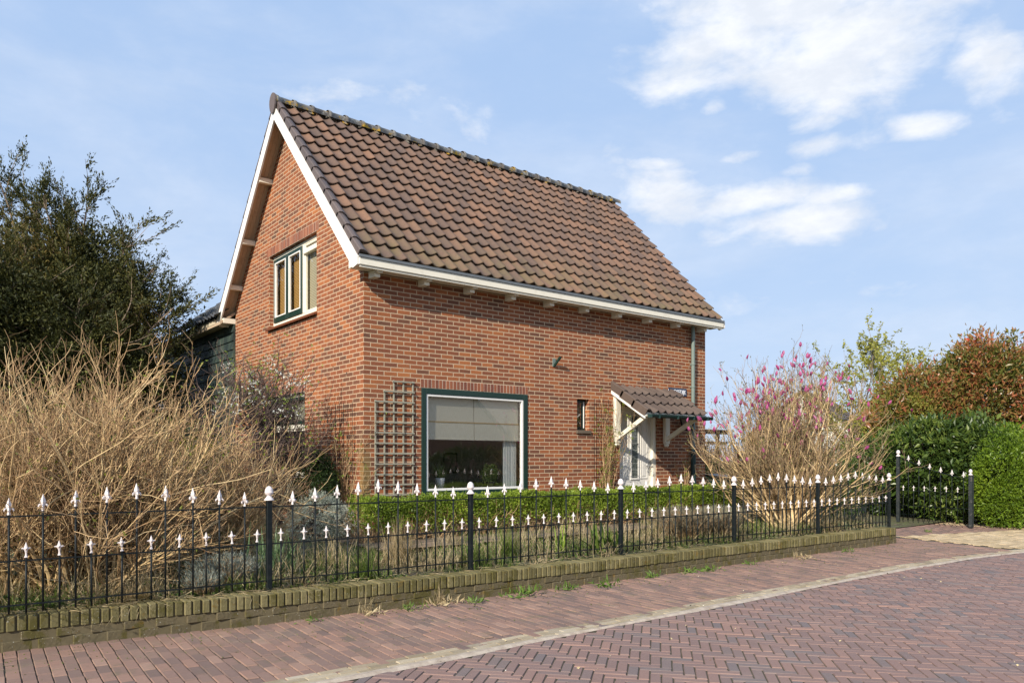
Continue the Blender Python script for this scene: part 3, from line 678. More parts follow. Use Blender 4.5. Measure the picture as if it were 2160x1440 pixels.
mb=MB()
for sx,sy in((1,0),(-1,0),(0,1),(0,-1)):
    a,b_=(.053,.083); px_,py_=-sy,sx
    mb.add([(LX+sx*a+px_*a,LY+sy*a+py_*a,1.91),(LX+sx*a-px_*a,LY+sy*a-py_*a,1.91),(LX+sx*b_-px_*b_,LY+sy*b_-py_*b_,2.13),(LX+sx*b_+px_*b_,LY+sy*b_+py_*b_,2.13)],[(0,1,2,3)])
make('lantern_glass',mb,plain('frosted_lantern_glass',(.28,.27,.25),.35,.1),s)
s=thing('flagpole_holder','small green metal flagpole socket screwed high on the brick front','flagpole holder',(3.6,-.01,2.92))
mb=MB(); mb.cbox(3.565,3.635,-.014,-.002,2.90,3.04,.003); make('base_plate',mb,M['pipe'],s)
mb=MB(); mb.tube([(3.60,-.01,2.91),(3.62,-.075,2.99),(3.635,-.13,3.055)],[.022,.024,.027],10); mb.lathe((3.635,-.13,3.05),[(.027,0),(.03,.004),(.03,.012),(.02,.014)],10); make('socket',mb,M['green'],s)

# ---- wooden stepped trellis
M['greywood']=plain('weathered_grey_green_lath',(.29,.275,.21),.85,.25,20,.4)
s=thing('wooden_trellis','stepped grey wooden trellis of square laths on the brick beside the window','trellis',(.48,-.03,.3))
xs_=[.167,.312,.465,.625,.785]; tops=[2.17,2.32,2.47,2.47,2.47]; mb=MB()
for x,tp in zip(xs_,tops): mb.cbox(x,x+.022,-.03,-.012,.55,tp,.002)
make('upright_laths',mb,M['greywood'],s); mb=MB(); zt=2.45
for k,(x0_) in enumerate([.45,.30]+[.16]*11):
    z=zt-k*.150; mb.cbox(x0_-.005,.815,-.048,-.030,z-.012,z+.012,.002)
make('cross_laths',mb,M['greywood'],s)



# ------------------------------------------------------------ garden wall
WX=np.array([-9.5,-4.54,-4.0,-2.8,-.897,.993,2.915,5.0,7.118]); WY=np.array([-3.50,-3.56,-3.62,-3.80,-3.93,-4.03,-4.065,-4.11,-4.16])
wy=lambda x: np.interp(x,WX,WY)
gw_=thing('garden_wall','low mossy yellow-green brick wall with a soldier course under the iron fence','wall',(1.,-4.,0))
def mossbrick(name,base):
    m,t,b=newmat(name); P=t.pos(); g=t.noise(P,50,5,.7)
    c=t.vm('SCALE',t.ramp(t.isl(),base),scale=t.m('ADD',.65,t.m('MULTIPLY',g,.7)))
    c=t.mix(t.m('MULTIPLY',t.sstep(t.noise(P,6,7,.75),.50,.62),.8),c,(.085,.075,.02))
    c=t.mix(t.m('MULTIPLY',t.sstep(t.noise(t.vm('ADD',P,(3.,3.,8.)),9,7,.8),.56,.66),.75),c,(.16,.10,.02))
    c=t.mix(t.m('MULTIPLY',t.sstep(t.noise(P,70,3,.6),.66,.72),.7),c,(.5,.5,.44))
    t.put(b.inputs['Base Color'],c); b.inputs['Roughness'].default_value=.95; b.inputs['Specular IOR Level'].default_value=.15
    t.put(b.inputs['Normal'],t.bump(g,.7,.01)); return m
M['cop']=mossbrick('mossy_coping_brick',[(0,(.115,.10,.045)),(.5,(.155,.135,.062)),(1,(.21,.18,.09))])
M['wallbase']=mossbrick('damp_wall_brick',[(0,(.115,.095,.055)),(1,(.14,.115,.068))])
mb=MB(); x=-9.4; rr=random.Random(4)
while x<7.07:
    wdt=.052+rr.uniform(-.003,.003); y=float(wy(x+.03)); dz=rr.uniform(-.005,.005); dy=rr.uniform(-.005,.005)
    mb.cbox(x,x+wdt,y+dy,y+.215,.135+rr.uniform(-.004,.004),.243+dz,.006); x+=wdt+.0085+max(0,rr.gauss(0,.003))
make('coping',mb,M['cop'],gw_)
mb=MB(); 
for row,(za,zb) in enumerate(((-.03,.070),(.072,.133))):
    x=-9.4+row*.11
    while x<7.05:
        y=float(wy(x+.1)); mb.cbox(x,min(x+.208,7.11),y+.012+rr.uniform(-.003,.003),y+.205,za,zb,.005); x+=.2105
make('lower_course',mb,M['wallbase'],gw_)
mb=MB(); xs=np.linspace(-9.5,7.10,60); 
V=[];F=[]
for i,x in enumerate(xs):
    y=float(wy(x)); V+=[(x,y+.020,-.03),(x,y+.018,.232),(x,y+.205,.232),(x,y+.205,-.03)]
    if i: F+= [((i-1)*4+k,(i-1)*4+(k+1)%4,i*4+(k+1)%4,i*4+k) for k in range(4)]
mb.add(V,F); make('mortar_core',mb,plain('dark_mossy_mortar',(.11,.09,.05),.95,.4,20,.4),gw_)

# ------------------------------------------------------------ iron fence
PX=[-6.72,-4.72,-2.734,-.756,1.295,3.339,5.235,7.25]; PY=[-3.585,-3.60,-3.635,-3.70,-3.755,-3.82,-3.90,-3.966]
fence=thing('iron_fence','black iron railing fence with white spearheads on the mossy brick wall','fence',(1.,-3.75,.24))
def spear_mb(s=1.):
    mb=MB(); mb.lathe((0,0,0),[(.0105,0),(.0115,.004),(.009,.012),(.007,.026),(.011,.034),(.012,.038),(.013,.044),(.0175,.056),(.019,.062),(.014,.078),(.008,.095),(.0015,.116)],4)
    for a in range(4):
        q=a*math.pi/2; c,s_=math.cos(q),math.sin(q)
        pts=[(.004*c,.004*s_,.040),(.016*c,.016*s_,.046),(.024*c,.024*s_,.040),(.029*c,.029*s_,.028),(.026*c,.026*s_,.022)]
        mb.tube(pts,[.005,.0065,.007,.006,.003],5)
    return mb
def cross_mb():
    mb=MB(); mb.lathe((0,0,0),[(.0115,0),(.0115,.004),(.007,.012),(.0055,.03),(.010,.05),(.012,.056),(.0135,.062),(.012,.070),(.008,.082),(.0015,.104)],6)
    for q in(0,math.pi/2,math.pi,-math.pi/2):
        c,s_=math.cos(q),math.sin(q)
        mb.tube([(.004*c,.004*s_,.053),(.018*c,.018*s_,.064),(.030*c,.030*s_,.063)],[.0065,.006,.002],5)
    return mb
def ball_mb():
    mb=MB(); mb.lathe((0,0,0),[(.040,0),(.040,.006),(.034,.012),(.024,.026),(.017,.036),(.018,.042),(.028,.048),(.034,.058),(.034,.062),(.036,.064),(.036,.068),(.032,.070),(.033,.080),(.028,.096),(.018,.110),(.006,.117),(.001,.118)],14)
    return mb
def bump_cast():
    m=M['castwhite']; return m
def bar_mb(h,r=.0072):
    mb=MB(); mb.lathe((0,0,0),[(r,0),(r,h)],8); return mb
protoP={}
def put(name,key,mbf,mat,parent,loc,smooth=False):
    """first use builds the piece, later ones are plain object copies sharing its mesh"""
    if key in protoP: o=protoP[key].copy(); sc.collection.objects.link(o)
    else: o=make(name,mbf(),mat,None,smooth=smooth,world=False); protoP[key]=o
    if key in protoP and o is not protoP[key]: pass
    o.parent=parent; o.location=Vector(loc)-fence_origin; return o
fence_origin=Vector(fence.location)
for i,(x,y) in enumerate(zip(PX,PY)):
    po=put('post','post',lambda: MB().cbox(-.021,.021,-.021,.021,0,.745,.003),M['iron'],fence,(x,y,.238))
    f_=put('finial','ball',ball_mb,M['castwhite'],fence,(x,y,.982),True)
    f_.parent=po; f_.location=(0,0,.744)
    if i==len(PX)-1: break
    x2,y2=PX[i+1],PY[i+1]; d=Vector((x2-x,y2-y,0)); L=d.length; d/=L
    mb=MB()
    for z,hh in((.93,.010),(.626,.010),(.325,.010)): mb.beam((x+d.x*.022,y+d.y*.022,z),(x2-d.x*.022,y2-d.y*.022,z),.014,hh)
    pan=make('rail_panel',mb,M['iron'],fence)
    for k in range(19):
        t_=(k+1)/20; bx,by=x+d.x*L*t_,y+d.y*L*t_
        if k%2==1:   # tall ones, in a low arch
            q=abs((k+1)/2-5)/4; top=1.135-.085*q**1.0-.105
            o=put('picket',('p',round(top,3)),lambda: bar_mb(top-.268),M['iron'],pan,(bx,by,.268),True)
            h=put('spearhead','spear',spear_mb,M['castwhite'],pan,(bx,by,top-.004)); h.rotation_euler=(0,random.uniform(-.03,.03),random.uniform(-.3,.3))
        else:
            put('picket','short',lambda: bar_mb(.648-.268),M['iron'],pan,(bx,by,.268),True)
            h=put('cross_tip','cross',cross_mb,M['castwhite'],pan,(bx,by,.646)); h.rotation_euler=(0,random.uniform(-.05,.05),random.uniform(-.2,.2))
# ---- gate standing open at the end of the path
gate=thing('garden_gate','swept iron gate with white spearheads between two posts before the laurel','gate',(10.8,-3.2,.03))
fence_origin=Vector(gate.location)
GA=Vector((10.92,-2.42,.03)); GB=Vector((10.72,-3.84,.03)); gd=(GB-GA); GL=gd.length; gd/=GL
mb=MB(); xs=[]; 
def gtop(t): return .96+.42*(1-t)**1.6*1.0
pts=[GA+gd*GL*t+Vector((0,0,gtop(t)-.03)) for t in np.linspace(0.02,.97,12)]
mb.tube([tuple(p) for p in pts],.008,6)
for z in(.65,.345): mb.beam(tuple(GA+Vector((0,0,z))),tuple(GB+Vector((0,0,z))),.014,.010)
pan=make('rail_panel',mb,M['iron'],gate)
for k in range(1,13):
    t=k/13; p=GA+gd*GL*t
    if k%2==0: h=gtop(t)+.03; put('picket',('g',k),lambda: bar_mb(h-.1),M['iron'],pan,(p.x,p.y,.08),True); put('spearhead','gspear',spear_mb,M['castwhite'],pan,(p.x,p.y,h-.025))
    else: put('picket','gshort',lambda: bar_mb(.61),M['iron'],pan,(p.x,p.y,.08),True); put('cross_tip','gcross',cross_mb,M['castwhite'],pan,(p.x,p.y,.685))
M['rustpost']=plain('chipped_black_post',(.022,.028,.03),.5,.4,12,.3,dirt=.6,dirtc=(.22,.19,.17))
po=make('post',MB().cbox(GA.x-.03,GA.x+.03,GA.y-.03,GA.y+.03,.03,1.38,.004),M['rustpost'],gate)
f_=make('finial',ball_mb().xf(lambda v:v*1.1+np.array([GA.x,GA.y,1.38])),M['castwhite'],po,smooth=True)
po=make('post',MB().cbox(GB.x-.055,GB.x+.0,GB.y-.06,GB.y-.0,.03,1.02,.006).cbox(GB.x+.005,GB.x+.05,GB.y-.06,GB.y-.005,.03,1.02,.006),M['rustpost'],gate)
f_=make('finial',ball_mb().xf(lambda v:v*np.array([.95,.95,.95])+np.array([GB.x-.028,GB.y-.03,1.02])),M['castwhite'],po,smooth=True)

# ------------------------------------------------------------ plants: shared tools
def grow(p0,d0,L,S,wander,up,rng,out=None):
    """random walks: T paths of S segments"""
    T=len(p0); P=np.zeros((T,S+1,3)); P[:,0]=p0; d=d0/np.linalg.norm(d0,axis=1,keepdims=True); D=np.zeros((T,S+1,3)); D[:,0]=d
    L=np.broadcast_to(L,(T,))
    for s in range(S):
        d=d+rng.normal(size=(T,3))*wander; d[:,2]+=up; d/=np.linalg.norm(d,axis=1,keepdims=True)
        P[:,s+1]=P[:,s]+d*(L/S)[:,None]; D[:,s+1]=d
    return P,D
def taper(r0,r1,S,T): 
    r0=np.broadcast_to(r0,(T,)); r1=np.broadcast_to(r1,(T,)); k=np.linspace(0,1,S+1)[None]
    return r0[:,None]*(1-k)+r1[:,None]*k
def sprout(P,D,n,lo,hi,spread,rng,up=.2,w=None):
    """n child starts on the given paths"""
    T,S1,_=P.shape; t=rng.integers(0,T,n) if w is None else rng.choice(T,n,p=w); f=rng.uniform(lo,hi,n)*(S1-1); i=np.minimum(f.astype(int),S1-2); u=(f-i)[:,None]
    p=P[t,i]*(1-u)+P[t,i+1]*u; d=D[t,i]+rng.normal(size=(n,3))*spread; d[:,2]+=up
    return p,d/np.linalg.norm(d,axis=1,keepdims=True),t
def woodmat(name,cols,scale=14,rough=.85):
    m,t,b=newmat(name); P=t.pos(); g=t.noise(P,scale,4,.6)
    c=t.vm('SCALE',t.ramp(t.isl(),cols),scale=t.m('ADD',.6,t.m('MULTIPLY',g,.8))); t.put(b.inputs['Base Color'],c); b.inputs['Roughness'].default_value=rough; b.inputs['Specular IOR Level'].default_value=.2
    return m
M['tan']=woodmat('tan_bark',[(0,(.19,.12,.06)),(.35,(.38,.26,.13)),(.7,(.58,.42,.21)),(1,(.76,.58,.32))])
M['redtwig']=woodmat('reddish_twig',[(0,(.16,.09,.05)),(.5,(.35,.22,.115)),(1,(.62,.44,.24))])
M['darktwig']=woodmat('dark_plum_bark',[(0,(.05,.035,.032)),(.6,(.10,.07,.06)),(1,(.19,.14,.12))])
M['bud']=leafmat('fresh_bud',[(0,(.10,.10,.03)),(.5,(.20,.22,.04)),(1,(.32,.36,.06))])
def gz(x,y): return float(groundz(x,y))

# ---- big bare shrub behind the fence on the left
r=np.random.default_rng(11)
def bare_shrub(name,label,cat,base,spread,n0,L0,n1,n2,n3,rng,mats,lean=(0,0),upk=.03,wid=1.,r0=(.007,.02)):
    root=thing(name,label,cat,base)
    B=np.array(base)+np.stack([rng.normal(size=n0)*spread[0],rng.normal(size=n0)*spread[1],np.full(n0,-.03)],1)
    th=rng.uniform(0,2*np.pi,n0); inc=np.clip(np.abs(rng.normal(size=n0))*.55,0,1.25)*wid
    d=np.stack([np.sin(inc)*np.cos(th)+lean[0],np.sin(inc)*np.sin(th)+lean[1],np.cos(inc)+.1],1)
    L=rng.uniform(L0[0],L0[1],n0)*(1-.10*inc)
    P0,D0=grow(B,d,L,9,.13,upk,rng); rr0=rng.uniform(r0[0],r0[1],n0)
    mb=MB(); mb.tubes(P0,taper(rr0,rr0*.3,9,n0),5)
    p,d,t=sprout(P0,D0,n1,.25,.98,.45,rng,.12); P1,D1=grow(p,d,rng.uniform(.3,.85,n1),6,.13,.02,rng); mb.tubes(P1,taper(.0045,.002,6,n1),4)
    stems=make('stem',mb,mats[0],root)
    mb=MB(); p,d,t=sprout(P1,D1,n2,.1,1.,.5,rng,.15); P2,D2=grow(p,d,rng.uniform(.10,.42,n2),5,.16,.03,rng); mb.tubes(P2,taper(.0026,.0012,5,n2),3)
    p,d,t=sprout(P2,D2,n3,.2,1.,.6,rng,.2); P3,D3=grow(p,d,rng.uniform(.05,.16,n3),3,.2,.05,rng); mb.tubes(P3,taper(.0017,.001,3,n3),3)
    make('twig',mb,mats[1],root)
    return root,(P0,D0),(P1,D1),(P2,D2),(P3,D3)
root,A0,A1,A2,A3=bare_shrub('bare_shrub','huge tangle of bare tan twigs filling the garden behind the left fence','shrub',(-3.95,-2.45,.22),(.34,.24),150,(.9,1.85),1500,5600,5200,r,(M['tan'],M['redtwig']),lean=(-.02,.02),wid=1.05)
mb=MB(); P=A2[0][:,-1]; k=r.random(len(P))<.26; mb.leaves(P[k],.030,.45,.6,r)
P=A3[0][:,-1]; k=r.random(len(P))<.12; mb.leaves(np.repeat(P[k],2,0),.022,.45,.5,r); make('bud_leaves',mb,M['bud'],root)
# second bare shrub continuing out of the frame
root,A0,A1,A2,A3=bare_shrub('bare_shrub','bare twiggy shrub with scattered green shoots at the left picture edge','shrub',(-5.1,-1.7,.24),(.28,.28),90,(.7,1.35),800,3200,2500,np.random.default_rng(12),(M['tan'],M['redtwig']),wid=1.1)
mb=MB(); P=A2[0][:,-1]; k=r.random(len(P))<.35; mb.leaves(np.repeat(P[k],3,0),.03,.45,.6,r); make('bud_leaves',mb,M['bud'],root)
root,A0,A1,A2,A3=bare_shrub('bare_shrub','arching bare shrub between the big tangle and the gable corner','shrub',(-2.85,-1.9,.26),(.24,.22),60,(.55,1.2),560,2000,1800,np.random.default_rng(13),(M['tan'],M['redtwig']),lean=(.18,-.05),wid=1.25,r0=(.005,.011))
mb=MB(); P=A3[0][:,-1]; k=r.random(len(P))<.12; mb.leaves(P[k],.022,.45,.5,r); make('bud_leaves',mb,M['bud'],root)

# ---- magnolia
r=np.random.default_rng(21)
def magnolia():
    root=thing('magnolia','bare-limbed magnolia covered in pink buds right of the house','magnolia',(6.05,-3.0,.25))
    n0=96; B=np.array([6.05,-3.0,.22])+np.stack([r.normal(size=n0)*.30,r.normal(size=n0)*.14,np.zeros(n0)],1)
    th=r.uniform(0,2*np.pi,n0); inc=r.uniform(.03,1.25,n0); d=np.stack([np.sin(inc)*np.cos(th)+.06,np.sin(inc)*np.sin(th)*.85+.10,np.cos(inc)],1)
    L=(2.85-.95*inc)*r.uniform(.78,1.04,n0)*np.where(np.cos(th)<-.3,.86,1.); P0,D0=grow(B,d,L,10,.10,.07,r); rr=r.uniform(.010,.022,n0)
    mb=MB(); mb.tubes(P0,taper(rr,rr*.22,10,n0),6)
    n1=760; p,d,t=sprout(P0,D0,n1,.18,.95,.42,r,.22); P1,D1=grow(p,d,r.uniform(.35,.95,n1),7,.13,.06,r); mb.tubes(P1,taper(.0058,.0025,7,n1),4)
    make('stem',mb,M['tan'],root)
    mb=MB(); n2=5600; p,d,t=sprout(P1,D1,n2,.2,1.,.5,r,.25); P2,D2=grow(p,d,r.uniform(.12,.42,n2),5,.17,.09,r); mb.tubes(P2,taper(.0032,.0016,5,n2),3)
    n3=5000; p,d,t=sprout(P2,D2,n3,.3,1.,.5,r,.3); P3,D3=grow(p,d,r.uniform(.04,.13,n3),3,.2,.1,r); mb.tubes(P3,taper(.002,.0013,3,n3),3)
    make('twig',mb,woodmat('magnolia_twig',[(0,(.10,.065,.045)),(.5,(.23,.155,.095)),(1,(.42,.31,.19))]),root)
    tips=np.vstack([P2[:,-1],P3[:,-1]]); td=np.vstack([D2[:,-1],D3[:,-1]])
    mb=MB(); k=r.random(len(tips))<.5; mb.leaves(tips[k],.030,.42,.2,r,dirs=td[k]*2); mb.leaves(tips[k],.026,.42,.2,r,dirs=td[k]*2); make('leaf_buds',mb,leafmat('magnolia_leaf_bud',[(0,(.10,.09,.035)),(.5,(.17,.17,.055)),(1,(.28,.30,.10))]),root)
    # flower buds: mostly the upper and outer shoots
    h=tips[:,2]; prob=np.clip((h-1.6)/.9,0,1)*.105+(h>1.0)*.006; k=np.where(r.random(len(tips))<prob)[0]
    mat=leafmat('magenta_petal',[(0,(.25,.025,.12)),(.4,(.44,.06,.24)),(.8,(.64,.18,.40)),(1,(.78,.42,.58))],.45,.35,.3,2,.1)
    k=k[:300]; allf=[]
    for j in k:
        mb=MB(); p=tips[j]; d=td[j]*1.0+np.array([0,0,.55])+r.normal(size=3)*.22; d/=np.linalg.norm(d); a=np.cross(d,[.3,.5,.8]); a/=np.linalg.norm(a); b_=np.cross(d,a); H=r.uniform(.06,.115); W=H*r.uniform(.15,.22); bend=r.normal()*.2
        for q in range(6):
            an=q*math.pi/3+r.uniform(-.2,.2); o=a*math.cos(an)+b_*math.sin(an); s_=a*-math.sin(an)+b_*math.cos(an); op=r.uniform(.4,1.)
            V=[]; 
            for v,(rad,wd) in zip((0,.35,.7,1.),((.2,.25),(1.,.85),(.85,.75),(.15+.9*(op>.93),.05))):
                c=p+d*H*v+o*W*rad+a*bend*H*v*v
                V+= [c-s_*W*wd,c+s_*W*wd]
            mb.add(V,[(0,1,3,2),(2,3,5,4),(4,5,7,6)])
        allf.append(mb)
    # the flowers that show largest as parts, the small rest in one part
    for mb in allf[:100]: make('flower_bud',mb,mat,root)
    if len(allf)>100:
        m2=MB()
        for mb in allf[100:]:
            m2.add(np.vstack(mb.V),np.vstack([np.array([[0,1,3,2],[2,3,5,4],[4,5,7,6]])+8*q for q in range(6)]))
        o=make('flower_buds',m2,mat,root); o['kind']='stuff'
magnolia()

# ---- blossoming plum against the gable
r=np.random.default_rng(31)
root=thing('blossoming_plum','gnarled dark plum tree with white blossom in front of the gable','tree',(-1.05,.55,.3))
P0,D0=grow(np.array([[-1.05,.55,.28],[-1.0,.6,.28],[-1.1,.5,.28]]),np.array([[.05,0,1.],[.25,.1,1],[-.2,0,1.]]),np.array([1.75,1.6,1.5]),8,.10,.05,r)
mb=MB(); mb.tubes(P0,taper(.045,.022,8,3),8)
n=64; p,d,t=sprout(P0,D0,n,.3,1.,.75,r,.15); P1,D1=grow(p,d,r.uniform(.5,1.1,n),7,.22,.03,r); mb.tubes(P1,taper(.015,.005,7,n),5)
n=460; p,d,t=sprout(P1,D1,n,.15,1.,.6,r,.25); P2,D2=grow(p,d,r.uniform(.2,.7,n),6,.20,.06,r); mb.tubes(P2,taper(.006,.0022,6,n),4); make('trunk',mb,M['darktwig'],root)
mb=MB(); n=3000; p,d,t=sprout(P2,D2,n,.1,1.,.6,r,.15); P3,D3=grow(p,d,r.uniform(.06,.32,n),4,.25,.03,r); mb.tubes(P3,taper(.0026,.0013,4,n),3)
n=1000; p,d,t=sprout(P0,D0,n,.2,.8,1.2,r,-.2); Pq,Dq=grow(p,d,r.uniform(.15,.6,n),5,.3,.0,r); mb.tubes(Pq,taper(.003,.0014,5,n),3)
# long whips rising above
n=16; p,d,t=sprout(P1,D1,n,.5,1.,.3,r,.9); P4,D4=grow(p,d,r.uniform(.5,.95,n),6,.08,.06,r); mb.tubes(P4,taper(.004,.0018,6,n),4); make('twig',mb,M['darktwig'],root)
tips=np.vstack([P3[:,-1],P4[:,3],P4[:,5]]); k=(r.random(len(tips))<.30); mb=MB(); mb.leaves(np.repeat(tips[k],3,0),.030,.5,.5,r); make('young_leaves',mb,leafmat('plum_young_leaf',[(0,(.14,.20,.03)),(.6,(.25,.34,.05)),(1,(.36,.42,.09))]),root)
hi=tips[(tips[:,2]>1.9)]; c=hi[r.choice(len(hi),46)]; P=(c[:,None]+r.normal(size=(46,10,3))*.045).reshape(-1,3)
mb=MB(); mb.leaves(np.repeat(P,4,0),.019,.8,.2,r); make('blossom',mb,leafmat('white_petal',[(0,(.75,.76,.70)),(1,(.85,.85,.82))]),root)

# ---- leafy bodies
def shell(c,rad,n,rng,inner=.55,lump=.16,seed=0,flat=None):
    """points in the outer part of a lumpy ellipsoid, with outward normals"""
    d=rng.normal(size=(n,3)); d/=np.linalg.norm(d,axis=1,keepdims=True)
    s=np.random.default_rng(seed); K=s.normal(size=(7,3))*2.6; ph=s.uniform(0,6,7)
    l=1+lump*sum(np.sin(d@K[i]+ph[i]) for i in range(7))/2.2
    rr=(inner+(1-inner)*rng.random(n)**.6)*l
    P=np.array(c)+d*rr[:,None]*np.array(rad); return P,d
def clumps(P,D,m,rng,s,per):
    """keep leaves gathered round m centres picked from P"""
    k=rng.choice(len(P),m); Q=np.repeat(P[k],per,0)+rng.normal(size=(m*per,3))*s; return Q,np.repeat(D[k],per,0)
def leafy(name,label,cat,base,bodies,leaf,asp,mat,per,s,group=None,wood=None,stems=24,top=None,inner=.5,zmin=.05,seed=1,up=.3,wr=.012):
    r=np.random.default_rng(seed); root=thing(name,label,cat,base,group); mb=MB(); PP=[];
    for i,(c,rad,m) in enumerate(bodies):
        P,D=shell(c,rad,m*2,r,inner,.16,seed*10+i); Q,E=clumps(P,D,m,r,s,per); k=Q[:,2]>zmin; mb.leaves(Q[k],leaf,asp,up,r,outward=E[k]); PP.append(P)
    make('crown',mb,mat,root)
    P=np.vstack(PP); tg=P[r.choice(len(P),stems)]; b=np.array(base)+np.stack([r.normal(size=stems)*.1,r.normal(size=stems)*.1,np.zeros(stems)],1)
    k=np.linspace(0,1,7)[None,:,None]; path=b[:,None]*(1-k)+tg[:,None]*k; path[:,:,2]+=(np.sin(np.linspace(0,np.pi,7))*.12)[None]; path+=r.normal(size=path.shape)*.02*k
    m2=MB(); m2.tubes(path,taper(wr,wr*.3,6,stems),5); make('trunk' if cat=='tree' else 'stem',m2,wood or M['darktwig'],root); return root
M['yew']=leafmat('yew_needle',[(0,(.010,.022,.006)),(.6,(.025,.05,.010)),(.9,(.07,.12,.02)),(1,(.14,.20,.03))],.5,.15)
leafy('yew_bush','dark green rounded yew bush at the foot of the gable corner','shrub',(-.52,.6,.3),[((-.50,.58,.86),(.38,.38,.56),2800),((-.95,.9,.72),(.34,.34,.42),1000)],.032,.34,M['yew'],8,.022,seed=3,inner=.7)
M['silver']=leafmat('silver_leaf',[(0,(.16,.18,.14)),(.5,(.30,.33,.27)),(1,(.46,.48,.42))],.8,.1)
leafy('silver_shrub','silvery grey lavender cotton mound in front of the yew','shrub',(-1.12,-.55,.3),[((-1.05,-.75,.52),(.40,.3,.32),900),((-.78,-.85,.47),(.25,.22,.26),350)],.034,.22,M['silver'],10,.022,seed=4,inner=.6,up=.6)
# low grey lavender cushions behind the fence
def cushion(label,x,y,rx,ry,h,mat,leaf=.045,asp=.12,n=900,seed=5,brown=True):
    r=np.random.default_rng(seed); z=gz(x,y); root=thing('lavender_bush',label,'plant',(x,y,z),'lavender bushes behind the fence')
    m=n; a=r.uniform(0,2*np.pi,m); q=np.sqrt(r.random(m))*.45; B=np.stack([x+rx*q*np.cos(a),y+ry*q*np.sin(a),np.full(m,z)],1); d=np.stack([np.cos(a)*q*2*rx/h,np.sin(a)*q*2*ry/h,np.full(m,1.)],1)
    P,D=grow(B,d,h*r.uniform(.6,1.05,m),4,.12,.02,r); mb=MB(); mb.tubes(P,taper(.0022,.0012,4,m),3); make('stem',mb,M['redtwig'],root)
    mb=MB(); T=P[:,2:].reshape(-1,3); E=D[:,2:].reshape(-1,3); T=np.repeat(T,4,0)+r.normal(size=(len(T)*4,3))*.008; mb.leaves(T,leaf,asp,.5,r,dirs=np.repeat(E,4,0)); make('leaves',mb,mat,root)
M['lav']=leafmat('lavender_leaf',[(0,(.11,.09,.06)),(.5,(.20,.175,.12)),(1,(.32,.33,.23))],.8,.1)
cushion('grey-green lavender bush just left of the fourth fence post',3.1,-3.2,.42,.30,.42,M['lav'],seed=6)
cushion('grey-green lavender bush filling the fourth fence panel',3.85,-3.2,.40,.28,.40,M['lav'],seed=7)
cushion('small pale lavender tuft poking over the left wall top',-3.2,-3.45,.14,.12,.18,M['silver'],n=220,seed=8,leaf=.03)
cushion('wispy grey lavender behind the railings left of the first post',-2.95,-3.15,.32,.22,.26,M['silver'],n=420,seed=9,leaf=.035)

# ---- clipped hedge in front of the house
r=np.random.default_rng(41)
hedge=thing('box_hedge','low clipped privet hedge with bare lower twigs along the house front','hedge',(3.2,-1.55,.28))
n=30000; hx0,hx1=-.9,6.6
x=r.uniform(hx0,hx1,n); topz=.855+.022*np.sin(x*5)+.015*np.sin(x*11+2); f=r.random(n)
y=-1.55+r.uniform(-.21,.21,n); z=.40+(topz-.40)*r.random(n)**.55
side=r.random(n)<.5; y=np.where(side,-1.55+np.sign(r.random(n)-.62)*(.19+r.normal(size=n)*.02),y); 
lo=np.sin(x*2.3)*.5+np.sin(x*5.1+1)*.5
keep=(z>.56+.08*lo)|(r.random(n)<.6+.35*lo); keep&=~((x>4.5)&(x<6.0)&(z<.62)&(r.random(n)<.35))
P=np.stack([x,y,z],1)[keep]; P=np.repeat(P,3,0)+r.normal(size=(keep.sum()*3,3))*.012
mb=MB(); mb.leaves(P,.026,.55,.5,r); make('foliage',mb,leafmat('privet_leaf',[(0,(.07,.11,.012)),(.35,(.15,.22,.022)),(.7,(.27,.36,.04)),(1,(.42,.50,.07))],.42,.35,cl=.5,clump=3),hedge)
n=1500; B=np.stack([r.uniform(hx0,hx1,n),-1.55+r.normal(size=n)*.05,np.full(n,.26)],1); Pp,Dd=grow(B,np.stack([r.normal(size=n)*.3,r.normal(size=n)*.3,np.ones(n)],1),r.uniform(.25,.52,n),5,.18,.04,r)
mb=MB(); mb.tubes(Pp,taper(.005,.0018,5,n),3); n=5000; p,d,t=sprout(Pp,Dd,n,.2,1.,.6,r,.2); P2,D2=grow(p,d,r.uniform(.06,.16,n),3,.2,.05,r); mb.tubes(P2,taper(.002,.0012,3,n),3); make('stem',mb,M['redtwig'],hedge)
M['oldpath']=islmat('old_garden_brick',[(0,(.10,.08,.06)),(.5,(.17,.125,.09)),(1,(.24,.17,.12))],.9,40,.5,.4,.5,(.16,.14,.07),3,moss=.5)
# paved path between hedge and house
cs=[(x+(.1 if j%2 else 0),y) for j,y in enumerate(np.arange(-.1,-2.35,-.072)) for x in np.arange(-.9,7.6,.205)]
cs=np.array(cs); tag(make('garden_path',pavers(cs,np.zeros(len(cs)),.205,.072,rs,base=.325),M['oldpath']),kind='structure')

# ---- climbers and wire grids
def wiregrid(label,axis,u0,u1,z0,z1,nu,zs):
    root=thing('wire_climbing_grid',label,'climbing frame',((u0 if axis=='x' else 0),(u0 if axis=='y' else 0),z0),'wire climbing grids'); mb=MB()
    for k in range(nu):
        u=u0+(u1-u0)*k/(nu-1); a,b_=((u,-.05,z0),(u,-.05,z1)) if axis=='x' else ((-.05,u,z0),(-.05,u,z1)); mb.tube([a,b_],.004,5)
    for z in zs: a,b_=((u0,-.046,z),(u1,-.046,z)) if axis=='x' else ((-.046,u0,z),(-.046,u1,z)); mb.tube([a,b_],.004,5)
    return make('wires',mb,M['iron'],root),root
wiregrid('thin wire grid on the gable near the house corner','y',.25,.80,.4,2.15,5,(2.05,1.7,1.33,.9))
wiregrid('thin wire grid on the front between small window and door','x',4.52,5.0,.4,2.40,5,(2.3,2.05,1.75,1.4,1.0))
